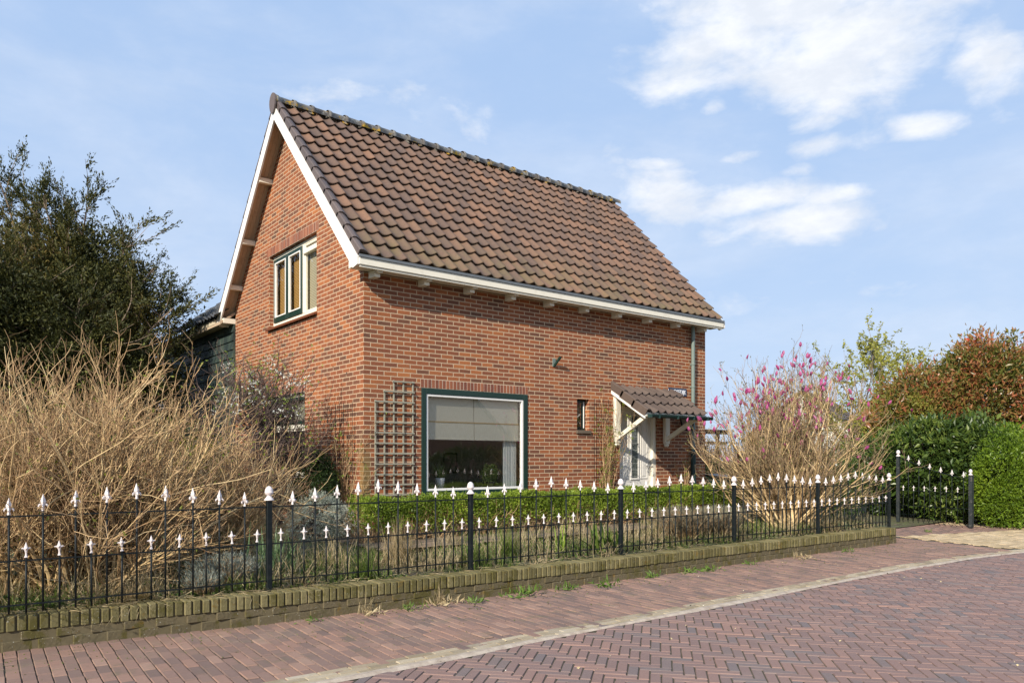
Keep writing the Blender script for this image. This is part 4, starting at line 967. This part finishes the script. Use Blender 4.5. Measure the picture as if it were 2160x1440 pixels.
def climber(label,base,boxf,n0,L,leafn,seed,leafz=None,wood=None,cat='climber'):
    r=np.random.default_rng(seed); root=thing('climbing_shrub',label,cat,base); b=np.array(base)+np.stack([r.normal(size=n0)*.05*boxf[0],r.normal(size=n0)*.05*boxf[1],np.zeros(n0)],1)
    d=np.stack([r.normal(size=n0)*.14*boxf[0],r.normal(size=n0)*.14*boxf[1],np.ones(n0)],1); P,D=grow(b,d,r.uniform(*L,n0),9,.06,.03,r); mb=MB(); mb.tubes(P,taper(.006,.0022,9,n0),4)
    n=n0*18; p,d,t=sprout(P,D,n,.1,1.,.5,r,.2); P2,D2=grow(p,d,r.uniform(.06,.28,n),4,.2,.05,r); mb.tubes(P2,taper(.0024,.0013,4,n),3); make('stem',mb,wood or M['redtwig'],root)
    T=P2[:,-1][r.choice(n,leafn)]
    if leafz: 
        k=leafz(T,r); T=T[k]
    mb=MB(); mb.leaves(np.repeat(T,5,0)+r.normal(size=(len(T)*5,3))*.015,.032,.5,.2,r); make('leaves',mb,leafmat('climber_leaf_%d'%seed,[(0,(.10,.15,.02)),(.6,(.22,.30,.04)),(1,(.36,.40,.07))]),root)
climber('bare rose stems fanning up the gable by the corner','' or (-.12,.42,.32),(.5,1.9),22,(.8,1.75),90,51)
climber('budding clematis climbing the brick left of the white door',(4.78,-.09,.32),(1.0,.3),26,(1.2,2.05),260,52)
climber('bare stems rising beside the cast iron pipe foot',(6.85,-.25,.32),(.9,.4),6,(.5,1.1),12,53)

# ---- grasses, leaves and ground cover in the bed
def blades(n,x0,x1,y0,y1,h,wd,seed,lean=.5,clumpn=60,cs=.06,path=None,zf=groundz):
    r=np.random.default_rng(seed); cx=np.stack([r.uniform(x0,x1,clumpn),r.uniform(y0,y1,clumpn)],1); k=r.integers(0,clumpn,n); C=cx[k]+r.normal(size=(n,2))*cs
    C[:,1]=np.clip(C[:,1],wy(C[:,0])+.23,y1+.1); z=zf(C[:,0],C[:,1]); az=r.uniform(0,2*np.pi,n); ln=np.abs(r.normal(size=n))*lean; L=h*r.uniform(.5,1.3,n)
    d=np.stack([np.cos(az)*ln,np.sin(az)*ln,np.ones(n)],1); P,D=grow(np.stack([C[:,0],C[:,1],z-.01],1),d,L,4,.08,-.12*lean,r)
    s=np.stack([-np.sin(az),np.cos(az),np.zeros(n)],1)*wd/2; w_=np.array([1,.95,.8,.5,.05])
    V=np.stack([P-s[:,None]*w_[None,:,None],P+s[:,None]*w_[None,:,None]],2).reshape(-1,3); i=np.arange(n)[:,None]*10+np.arange(4)[None]*2
    mb=MB(); mb.add(V,np.stack([i,i+1,i+3,i+2],-1).reshape(-1,4)); return mb
M['straw']=leafmat('dry_straw',[(0,(.24,.17,.09)),(.5,(.42,.33,.19)),(1,(.60,.50,.31))],.8,.25)
M['grass']=leafmat('green_grass',[(0,(.05,.08,.015)),(.5,(.11,.17,.03)),(1,(.24,.30,.06))],.55,.35)
tag(make('dry_grass',blades(15000,-6.,7.,-3.75,-2.0,.30,.006,61,1.7,170,.10),M['straw']),'dry straw-coloured grass matted in the flower bed','grass',kind='stuff')
tag(make('green_grass',blades(9000,-6.,7.2,-3.75,-1.8,.15,.006,62,.9,150,.08),M['grass']),'green grass tufts growing through the flower bed','grass',kind='stuff')
r=np.random.default_rng(63); n=15000; x=r.uniform(-7,7.4,n); y=r.uniform(-3.75,-1.9,n); kk=(np.sin(x*1.9)+np.sin(y*4+x))>-.6; x,y=x[kk],y[kk]; y=np.maximum(y,wy(x)+.23)
P=np.stack([x,y,groundz(x,y)+r.random(len(x))*.05],1); mb=MB(); mb.leaves(P,.035,.6,.25,r,fold=.1); tag(make('ground_cover',mb,leafmat('ground_cover_leaf',[(0,(.04,.06,.015)),(.5,(.09,.14,.03)),(.8,(.17,.22,.06)),(1,(.30,.24,.12))])),'low weedy ground cover spread over the bed','ground cover',kind='stuff')
n=9000; x=r.uniform(-7,7.4,n); y=np.maximum(r.uniform(-3.8,-2.2,n),wy(x)+.05); P=np.stack([x,y,np.maximum(groundz(x,y),.245)+r.random(n)*.02],1); mb=MB(); d=r.normal(size=(n,3)); d[:,2]*=.12; mb.leaves(P,.11,.035,0.,r,dirs=d*3,fold=0); tag(make('leaf_litter',mb,M['straw']),'dead stalks and leaf litter lying on the bed','litter',kind='stuff')
M['strap']=leafmat('strap_leaf',[(0,(.05,.10,.035)),(.6,(.12,.20,.09)),(1,(.22,.32,.17))],.4,.3)
M['iris']=leafmat('iris_leaf',[(0,(.16,.25,.02)),(1,(.30,.42,.05))],.45,.4)
def tuft(name,label,x,y,n,h,wd,mat,seed,lean=.45,cs=.05,cat='plant',group=None):
    z=gz(x,y); root=thing(name,label,cat,(x,y,z),group); make('leaves',blades(n,x-.01,x+.01,y-.01,y+.01,h,wd,seed,lean,3,cs),mat,root); return root
tuft('daffodil_clump','blue-green strap leaves of daffodils right behind the first fence post',-2.45,-3.0,70,.42,.018,M['strap'],71,.35,.11)
tuft('iris_clump','bright yellow-green iris fan in the third fence panel',.78,-3.30,16,.34,.026,M['iris'],72,.22,.03)
tuft('broad_leaf_clump','broad drooping dark green leaves around the third fence post',1.25,-3.50,26,.36,.045,M['grass'],73,.8,.07)
tuft('broad_leaf_clump','broad drooping leaves just right of the third fence post',1.55,-3.45,20,.34,.042,M['grass'],74,.75,.06)
tuft('grass_tussock','dark green sedge tussock in the second fence panel',-1.75,-3.42,260,.26,.005,M['grass'],75,.6,.05)
tuft('grass_tussock','green grass tussock beside the second fence post',-.55,-3.45,240,.26,.005,M['grass'],76,.6,.06)
tuft('grass_tussock','tall grass tussock left of the iris fan',.15,-3.15,260,.34,.005,M['grass'],77,.5,.06)
tuft('grass_tussock','straw grass tussock behind the second fence panel',-1.1,-2.9,300,.42,.005,M['straw'],78,.5,.08)
tuft('bulb_leaves','fresh green bulb leaves under the magnolia by the fifth post',5.5,-3.55,40,.14,.012,M['strap'],79,.5,.12)
tuft('bulb_leaves','fresh green bulb leaves under the magnolia by the last post',6.5,-3.62,40,.14,.012,M['strap'],80,.5,.12)
# ---- weeds on the pavement
def weed(label,x,y,s,seed,dry=False):
    r=np.random.default_rng(seed); root=thing('pavement_weed',label,'weed',(x,y,.01),'weeds along the wall foot'); s=s*1.45; n=int(34*s/.08)
    P=np.stack([x+r.normal(size=n)*s*.7,y+r.normal(size=n)*s*.35,np.full(n,.012)+r.random(n)*s*.18],1); mb=MB(); mb.leaves(P,s*.5,.28,.35,r); make('leaves',mb,M['straw'] if dry else M['weed'],root)
    if dry: 
        mb=blades(26,x-.01,x+.01,y,y+.01,s*1.5,.004,seed,.6,2,.03,zf=lambda a,b:np.full(np.shape(a),.01)); o=make('stalks',mb,M['straw'],root)
M['weed']=leafmat('weed_leaf',[(0,(.06,.11,.02)),(.6,(.14,.23,.04)),(1,(.27,.36,.08))])
for k,(lab,x,y,s,dry) in enumerate((('bright green dandelion rosette at the wall foot below the first post',-2.5,-3.93,.05,0),('dry grassy weed right of the dandelion rosette',-2.0,-4.0,.07,1),
  ('low green weed at the wall foot under the second panel',-1.6,-4.02,.07,0),('tall dry grass weed at the wall foot left of the second post',-1.25,-4.02,.09,1),('dark flat weed on the pavement left of the second post',-.98,-4.12,.07,0),
  ('broad green weed mat below the second post',-.42,-4.12,.11,0),('upright weed below the third panel',.15,-4.10,.08,0),('flat green weed patch under the third panel',.62,-4.22,.09,0),
  ('green weed mat below the fourth panel near the third post',1.4,-4.12,.07,0),('largest bright weed below the fourth panel',2.0,-4.14,.08,0),('flat weed strip right of the bright weed',2.35,-4.18,.08,0),
  ('thin weed below the fifth panel',3.2,-4.18,.06,0),('pale dry weed on the pavement below the fifth panel',4.2,-4.3,.07,1),('small weed near the wall end',5.4,-4.25,.06,0),('single weed on the path before the gate',9.3,-3.7,.06,0))):
    weed(lab,x,y,s,90+k,bool(dry))
# loose seeds, petals and crumbs on the paving
r=np.random.default_rng(99); n=700; x=r.uniform(-4,9,n); y=r.uniform(-9,-4.3,n); keep=r.random(n)<np.where(np.abs(y-kerb(x)+.12)<.25,1,.45); x,y=x[keep],y[keep]
P=np.stack([x,y,np.full(len(x),.008)],1); mb=MB(); d=r.normal(size=(len(x),3)); d[:,2]*=.1; mb.leaves(P,.013,.6,0.02,r,dirs=d*3,fold=.15,var=.6)
tag(make('fallen_debris',mb,leafmat('debris',[(0,(.05,.03,.02)),(.35,(.12,.08,.05)),(.5,(.5,.4,.2)),(.85,(.62,.52,.3)),(1,(.8,.8,.75))],.8,.0,cl=0)),'bits of bark, petals and seed scattered on the paving','litter',kind='stuff')
# moss in the pavement joints next to the wall
n=1800; x=r.uniform(-5,7.8,n); y=wy(x)-np.abs(r.normal(size=n))*.5; P=np.stack([x,y,np.full(n,.004)],1); mb=MB(); mb.leaves(P,.012,.7,.3,r)
tag(make('joint_moss',mb,leafmat('joint_moss_green',[(0,(.07,.09,.02)),(1,(.18,.21,.05))])),'small moss and sprouts in the paving joints','moss',kind='stuff')

# ------------------------------------------------------------ trees and hedges around
M['conifer']=leafmat('conifer_spray',[(0,(.018,.024,.006)),(.40,(.048,.056,.013)),(.72,(.10,.098,.022)),(.9,(.17,.13,.035)),(1,(.25,.15,.055))],.6,.12,clump=.8,cl=.45)
def conifer(label,base,limbs,mat,seed,leaf=.11,per=46,name='conifer',body=()):
    """multi-stemmed conifer: limbs end in pointed plumes of sprays"""
    r=np.random.default_rng(seed); root=thing(name,label,'tree',base,None); b=np.array(base)
    T=len(limbs); tips=np.array(limbs,float); k=np.linspace(0,1,9)[None,:,None]
    st=b[None]+np.stack([r.normal(size=T)*.15,r.normal(size=T)*.15,np.zeros(T)],1); mid=(st+tips)/2; mid[:,2]+=.15*(tips[:,2]-b[2]); mid[:,:2]=mid[:,:2]*.55+st[:,:2]*.45
    P=st[:,None]*(1-k)**2+2*mid[:,None]*k*(1-k)+tips[:,None]*k**2; P+=r.normal(size=P.shape)*.04*k; D=np.gradient(P,axis=1); D/=np.linalg.norm(D,axis=2,keepdims=True)
    mb=MB(); mb.tubes(P,taper(.06,.012,8,T),6)
    nb=34; n=T*nb; p,d,t=sprout(P,D,n,.15,1.,.8,r,.12); L=r.uniform(.35,1.15,n); P1,D1=grow(p,d,L,6,.09,.05,r); mb.tubes(P1,taper(.010,.003,6,n),3)
    make('trunk',mb,woodmat('conifer_bark_%d'%seed,[(0,(.10,.07,.05)),(1,(.26,.2,.15))]),root)
    n=T*nb*8; p,d,t=sprout(P1,D1,n,.15,1.,.42,r,.10); P2,D2=grow(p,d,r.uniform(.14,.42,n),4,.10,.03,r)
    q=n*per//4; i=r.integers(0,n,q); f=r.random(q); j=np.minimum((f*4).astype(int),3); u=(f*4-j)[:,None]; Q=P2[i,j]*(1-u)+P2[i,j+1]*u; E=D2[i,j]
    mb=MB(); mb.leaves(Q+r.normal(size=(q,3))*.022,leaf*.50,.36,.0,r,dirs=E*1.1,fold=.2)
    Tp=np.repeat(P[:,4:].reshape(-1,3),5,0); Tp=np.repeat(Tp+r.normal(size=Tp.shape)*np.array([.13,.13,.16]),20,0); Tp+=r.normal(size=Tp.shape)*.05; mb.leaves(Tp,leaf*.55,.34,.9,r,fold=.2)
    for i,(c,rad,m) in enumerate(body):
        P_,D_=shell(c,rad,m*2,r,.45,.2,seed+i); Q_,E_=clumps(P_,D_,m,r,.09,26); mb.leaves(Q_,.075,.36,.3,r,outward=E_)
    make('crown',mb,mat,root); return root
r=np.random.default_rng(101); L=[]
# big irregular conifer on the left, tips follow its ragged outline
for (dx,dy,z) in ((-2.6,0,6.2),(-2.1,.6,6.9),(-1.6,-.3,6.5),(-1.0,.4,6.6),(-.5,-.2,6.75),(.0,.4,6.6),(.35,-.3,6.3),(.8,.2,6.0),(1.15,-.2,6.15),(1.4,.5,5.2),(1.9,-.3,5.55),(2.2,.3,4.9),(2.45,-.3,5.1),(2.75,.0,4.25),(2.55,.4,3.6),(2.2,-.5,3.1),(-3.2,.3,5.4),(-3.6,-.2,4.4),(-1.2,-1.3,5.0),(-.2,-1.5,4.6),(.8,-1.4,4.3),(1.6,-1.2,3.9),(-2.2,-1.3,4.6),(-2.9,-1,3.6),(0.2,-1.7,3.2),(1.2,-1.5,2.8),(-1.2,-1.7,3.0),(2.0,-.9,2.6),(-2.2,-1.5,2.6),(.6,-1.6,2.1),(-.6,-1.8,2.2),(1.8,-.8,2.0),(2.9,-.1,4.4)):
    L.append((-3.25+dx*(.93 if dx<0 else .80),7.8+dy-dx*.45,z))
_r=np.random.default_rng(7); L=L+[(a*.8-.5+_r.normal()*.5,b_*.8+1.5+_r.normal()*.5,c*.82+_r.normal()*.3) for a,b_,c in L]
conifer('tall ragged dark conifer towering over the left of the garden',(-2.75,7.5,0.),L,M['conifer'],102,per=100,body=(((-2.9,7.6,3.3),(2.3,2.0,2.6),3200),((-2.1,7.2,2.6),(1.4,1.4,1.9),1500),((-4.6,8.2,3.2),(1.8,1.6,2.2),1500),((-2.3,7.7,4.5),(1.3,1.2,1.3),1100)))
L=[(-.7+r.normal()*.3,10.6+r.normal()*.4,z) for z in (3.9,3.6,3.3,3.0,3.5,2.6,2.2,1.8,3.2,2.8)]
CB=True
conifer('small dark conifer at the far end of the annex',(-.75,10.4,0.),L,M['conifer'],103,per=60)
L=[(-6.3+r.normal()*.7,6.0+r.normal()*.7,z) for z in r.uniform(2.2,6.3,24)]
conifer('dark conifer mass at the left picture edge',(-6.3,6.0,0.),L,M['conifer'],104,per=60,body=(((-6.3,6.,2.4),(1.5,1.5,2.2),1800),))
# mixed shrubs behind the bare tangle
leafy('evergreen_shrub','dark evergreen shrub behind the bare tangle on the left','shrub',(-4.3,1.4,.3),[((-4.3,1.4,1.2),(1.2,.8,.95),2600)],.07,.4,leafmat('evergreen_leaf',[(0,(.012,.02,.008)),(.7,(.035,.055,.016)),(1,(.09,.12,.03))]),6,.05,seed=111)
leafy('evergreen_shrub','dark evergreen shrub in the gap below the annex wall','shrub',(-1.9,3.4,.3),[((-1.9,3.4,1.15),(1.2,.8,.85),2400)],.06,.4,leafmat('evergreen_leaf_b',[(0,(.012,.02,.008)),(.7,(.035,.05,.016)),(1,(.10,.12,.03))]),6,.05,seed=112)
leafy('forsythia','yellow-green forsythia glowing behind the bare twigs left of the gable','shrub',(-1.75,1.7,.3),[((-1.75,1.7,1.15),(.55,.45,.62),420)],.035,.45,leafmat('forsythia_flower',[(0,(.12,.14,.02)),(.6,(.30,.28,.02)),(1,(.5,.42,.03))]),6,.05,seed=113,inner=.2)
leafy('evergreen_shrub','green privet shoots at the far left behind the fence','shrub',(-4.9,-2.3,.25),[((-4.95,-2.1,.85),(.4,.4,.55),200)],.04,.45,M['iris'],6,.05,seed=114,inner=.3)

# ---- right side: laurel hedge, privet, photinia, yellow spring tree
M['laurel']=leafmat('laurel_leaf',[(0,(.022,.04,.010)),(.45,(.05,.09,.018)),(.8,(.11,.16,.028)),(1,(.24,.28,.06))],.36,.2,.4)
leafy('laurel_hedge','large glossy dark green cherry laurel hedge behind the garden gate','hedge',(12.6,-2.4,.03),[((12.3,-2.6,1.15),(1.0,1.15,1.15),2600),((12.5,-3.5,1.1),(.8,.8,1.1),1500),((12.9,-1.3,1.0),(1.0,1.0,.95),1500)],.115,.40,M['laurel'],5,.07,seed=121,inner=.66,stems=40)
M['privet2']=leafmat('bright_privet_leaf',[(0,(.045,.085,.010)),(.4,(.12,.20,.018)),(.8,(.23,.33,.028)),(1,(.36,.44,.045))],.4,.35,cl=.45)
leafy('privet_bush','bright green privet bush right of the gate post','shrub',(11.7,-4.4,.03),[((11.65,-4.15,.88),(.62,.62,.86),2600),((12.0,-4.95,.75),(.7,.7,.82),2000),((11.3,-4.2,.45),(.35,.35,.5),500)],.055,.45,M['privet2'],6,.045,seed=122,inner=.72)
M['photinia']=leafmat('photinia_leaf',[(0,(.05,.07,.015)),(.32,(.13,.15,.03)),(.5,(.24,.17,.045)),(.7,(.33,.13,.055)),(.92,(.42,.13,.06)),(1,(.6,.08,.04))],.35,.25,.5,clump=1.6,cl=.45)
leafy('photinia_tree','broad photinia with rusty red young leaves rising behind the laurel','tree',(15.8,-2.2,0.),[((15.8,-2.1,2.75),(1.45,1.4,1.35),2900),((15.0,-1.35,2.5),(1.1,1.1,1.05),1700),((14.5,-.9,2.2),(.9,.9,.85),1100),((16.5,-2.75,2.9),(1.3,1.3,1.25),2000),((15.9,-2.2,3.6),(.9,.9,.62),900),((16.2,-3.9,2.3),(1.3,1.2,1.3),1500)],.11,.36,M['photinia'],6,.085,seed=123,inner=.55,stems=60,wr=.03)
# airy spring tree
r=np.random.default_rng(131)
def airy(label,base,H,W,seed,leafp,mat,n0=14,leafn=5200,leaf=.05):
    r=np.random.default_rng(seed); root=thing('spring_tree',label,'tree',base); b=np.array(base,float)
    d=np.stack([r.normal(size=n0)*.35*W,r.normal(size=n0)*.35*W,np.ones(n0)],1); P,D=grow(np.repeat(b[None],n0,0),d,r.uniform(.7,1.,n0)*H,9,.09,.04,r); mb=MB(); mb.tubes(P,taper(.04,.008,9,n0),6)
    n=n0*14; p,d,t=sprout(P,D,n,.35,1.,.5,r,.2); P1,D1=grow(p,d,r.uniform(.3,1.1,n),6,.14,.04,r); mb.tubes(P1,taper(.010,.003,6,n),4)
    n=n0*70; p,d,t=sprout(P1,D1,n,.2,1.,.5,r,.2); P2,D2=grow(p,d,r.uniform(.15,.5,n),4,.15,.04,r); mb.tubes(P2,taper(.004,.002,4,n),3); make('trunk',mb,woodmat('spring_bark_%d'%seed,[(0,(.12,.09,.06)),(1,(.28,.22,.15))]),root)
    i=r.integers(0,n,leafn); j=r.integers(1,5,leafn); mb=MB(); mb.leaves(P2[i,j]+r.normal(size=(leafn,3))*.02,leaf,.5,.1,r); make('crown',mb,mat,root)
M['spring']=leafmat('spring_leaf',[(0,(.20,.20,.03)),(.6,(.38,.38,.07)),(1,(.52,.50,.14))],.5,.4)
airy('airy yellow-green spring tree between magnolia and photinia',(17.0,.8,0.),4.9,.7,132,1,M['spring'],leafn=17000,leaf=.075)
leafy('spring_shrub','yellow-green shrub under the airy spring tree','shrub',(14.2,-1.2,0.),[((14.3,-.9,2.3),(.8,1.1,.8),1500)],.055,.5,M['spring'],6,.06,seed=133,inner=.3)
# far garden behind the magnolia
leafy('garden_hedge','dim brown-green hedge far behind the magnolia','hedge',(15.5,4.0,0.),[((13.0,5.0,1.1),(1.7,.9,1.35),1500),((15.8,3.4,1.1),(1.8,1.0,1.3),1500),((18.0,1.6,1.1),(1.8,1.1,1.4),1500)],.09,.4,leafmat('hedge_leaf',[(0,(.05,.05,.02)),(.5,(.12,.10,.04)),(1,(.24,.17,.07))]),6,.08,seed=141,inner=.7,stems=40)
leafy('evergreen_shrub','dark evergreen shrub behind the lower magnolia stems','shrub',(9.8,-.6,0.),[((10.2,-1.2,.75),(.9,.7,.75),1500)],.07,.4,M['laurel'],5,.05,seed=142,inner=.6)
leafy('evergreen_shrub','dark green shrub beside the right house corner','shrub',(9.2,1.2,0.),[((9.4,1.3,.7),(.55,.5,.65),900)],.06,.4,M['laurel'],5,.05,seed=143,inner=.6)
s=thing('pergola','low black timber rail frame behind the magnolia','pergola',(10.5,3.0,0)); M['blackwood']=plain('black_stained_timber',(.015,.016,.018),.6,.2)
for x in (9.0,10.6,12.2): make('post',MB().cbox(x-.04,x+.04,2.96,3.04,0,2.0,.004),M['blackwood'],s)
mb=MB(); mb.cbox(8.6,12.6,2.95,3.05,2.0,2.12,.004); make('beam',mb,M['blackwood'],s); mb=MB(); mb.cbox(8.6,12.6,2.97,3.03,1.72,1.80,.004); make('rail',mb,M['blackwood'],s)
s=thing('folded_parasol','folded pale turquoise parasol behind the magnolia','parasol',(17.0,3.2,0)); mb=MB(); mb.lathe((17,3.2,.9),[(.10,0),(.28,.25),(.26,.7),(.17,1.35),(.05,1.85),(.01,1.95)],10); make('canopy',mb,plain('turquoise_canvas',(.22,.42,.42),.8,.15),s); make('pole',MB().tube([(17,3.2,0),(17,3.2,2.95)],.025,8),M['zinc'],s)
s=thing('rubbish_bin','dark green wheeled bin beside the cast iron pipe foot','bin',(8.05,-.2,.3))
mb=MB(); 
V=[(7.83,-.45,.32),(8.27,-.45,.32),(8.27,-.0,.32),(7.83,-.0,.32),(7.78,-.5,.92),(8.32,-.5,.92),(8.32,.05,.92),(7.78,.05,.92)]
mb.add(V,[(3,2,1,0),(0,1,5,4),(1,2,6,5),(2,3,7,6),(3,0,4,7)]); make('body',mb,plain('dark_green_plastic',(.01,.03,.024),.4,.1),s)
mb=MB(); mb.prism([(7.76,-.54,.925),(8.34,-.54,.925),(8.34,.07,.98),(7.76,.07,.98)],(0,0,.035)); make('lid',mb,plain('dark_grey_plastic',(.018,.02,.024),.35,.1),s)
for x in(7.82,8.28): mb=MB(); mb.add(*(lambda n:([(x+dx,.02+.09*math.cos(a),.40+.09*math.sin(a)) for dx in(-.02,.02) for a in np.linspace(0,2*math.pi,n,endpoint=False)],[(i,(i+1)%n,(i+1)%n+n,i+n) for i in range(n)]))(12)); make('wheel',mb,M['iron'],s)
# distant houses beyond the gardens
def far_house(label,x,y,wd,dp,h,rz,ang,wallc,roofc,seed,name='distant_house',grp=None):
    root=thing(name,label,'house',(x,y,0),grp); root.rotation_euler=(0,0,ang)
    def mk(n,mb,mat,par=root):
        o=make(n,mb,mat,None); o.parent=par; return o
    mb=MB(); mb.box(-wd/2,wd/2,-dp/2,dp/2,0,h); mb.prism([(-wd/2,-dp/2,h),(-wd/2,dp/2,h),(-wd/2,0,rz)],(wd,0,0)); mk('wall',mb,wallc)
    mb=MB(); 
    for s_ in(-1,1): mb.prism([(-wd/2-.3,s_*(dp/2+.4),h-.3),(wd/2+.3,s_*(dp/2+.4),h-.3),(wd/2+.3,0,rz+.12),(-wd/2-.3,0,rz+.12)],(0,0,.12))
    rf=mk('roof',mb,roofc); mb=MB(); mb.box(wd*.2,wd*.2+.6,-.3,.3,rz-.6,rz+.9); c=mk('chimney',mb,wallc,rf)
    r=random.Random(seed)
    for k in range(int(wd//2.2)):
        u=-wd/2+1.1+k*2.2
        for z in(.9,3.4) if h>4.5 else (.9,):
            mb=MB(); mb.box(u-.6,u+.6,-dp/2-.03,-dp/2,z,z+1.3); mb.box(u-.6,u+.6,dp/2,dp/2+.03,z,z+1.3); f=mk('window',mb,M['white']); mb=MB(); mb.box(u-.52,u+.52,-dp/2-.04,-dp/2-.03,z+.08,z+1.22); mb.box(u-.52,u+.52,dp/2+.03,dp/2+.04,z+.08,z+1.22); mk('pane',mb,plain('dark_window_%d'%seed,(.03,.035,.04),.1,.1),f)
    return root
bw=plain('far_brick',(.26,.12,.08),.9,.2); rw=plain('far_roof_tiles',(.10,.075,.065),.8,.3,6); ww=plain('far_render',(.6,.57,.5),.8,.1)
far_house('pale house far away behind the magnolia twigs',51,22.4,9,8,3.0,6.2,.3,ww,rw,1)
# houses across the street, seen in the window glass
grp='houses across the street'
far_house('brick house across the street mirrored at the left of the big window',21.6,-35,9,9.4,2.9,6.9,math.pi/2,bw,rw,2,'street_house',grp)
far_house('brick house across the street mirrored at the right of the big window',32.4,-35,9,9.6,2.9,7.2,math.pi/2,bw,rw,3,'street_house',grp)
leafy('street_hedge','clipped hedge across the street mirrored in the big window','hedge',(14,-17.5,0.),[((8,-17.3,.8),(4,.6,.95),2200),((15,-17.5,.8),(4,.6,.95),2200),((22,-18,.8),(4,.6,.95),2200)],.12,.5,leafmat('street_hedge_leaf',[(0,(.02,.035,.01)),(1,(.09,.12,.03))]),5,.08,seed=151,inner=.8)
# ---- inside, on the window board
s=thing('potted_spider_plant','spider plant in a white pot on the sill behind the big window','plant',(1.43,.2,.86)); mb=MB(); mb.lathe((1.43,.22,.86),[(.055,0),(.075,.12),(.08,.17),(.07,.17),(.06,.15)],16); make('pot',mb,plain('white_ceramic',(.8,.8,.78),.25,.03),s,smooth=True)
mb=blades(110,1.42,1.44,.21,.23,.24,.012,161,1.0,1,.02,zf=lambda a,b:np.full(np.shape(a),1.03)); 
def fixy(v): return v
make('leaves',mb,leafmat('spider_plant_leaf',[(0,(.12,.18,.04)),(1,(.42,.46,.2))]),s)
s=thing('potted_herb','feathery green herb on the sill behind the big window','plant',(2.42,.2,.86)); r=np.random.default_rng(162); P,D=shell((2.42,.24,1.07),(.16,.10,.19),900,r,.2); mb=MB(); mb.leaves(P,.045,.3,.3,r); make('leaves',mb,leafmat('herb_leaf',[(0,(.08,.14,.03)),(1,(.3,.38,.12))]),s); mb=MB(); mb.lathe((2.42,.24,.86),[(.06,0),(.075,.1)],12); make('pot',mb,M['roomdark'],s)
s=thing('framed_picture','small black framed picture on the wall inside the front room','picture',(4.1,3.93,1.2)); mb=MB(); frame(mb,'x',3.92,4.28,1.02,1.46,.03,3.92,3.948); make('frame',mb,M['roomdark'],s); mb=MB(); mb.box(3.95,4.25,3.93,3.948,1.05,1.43); make('mount',mb,plain('picture_mount',(.5,.48,.42),.8,.05),s)
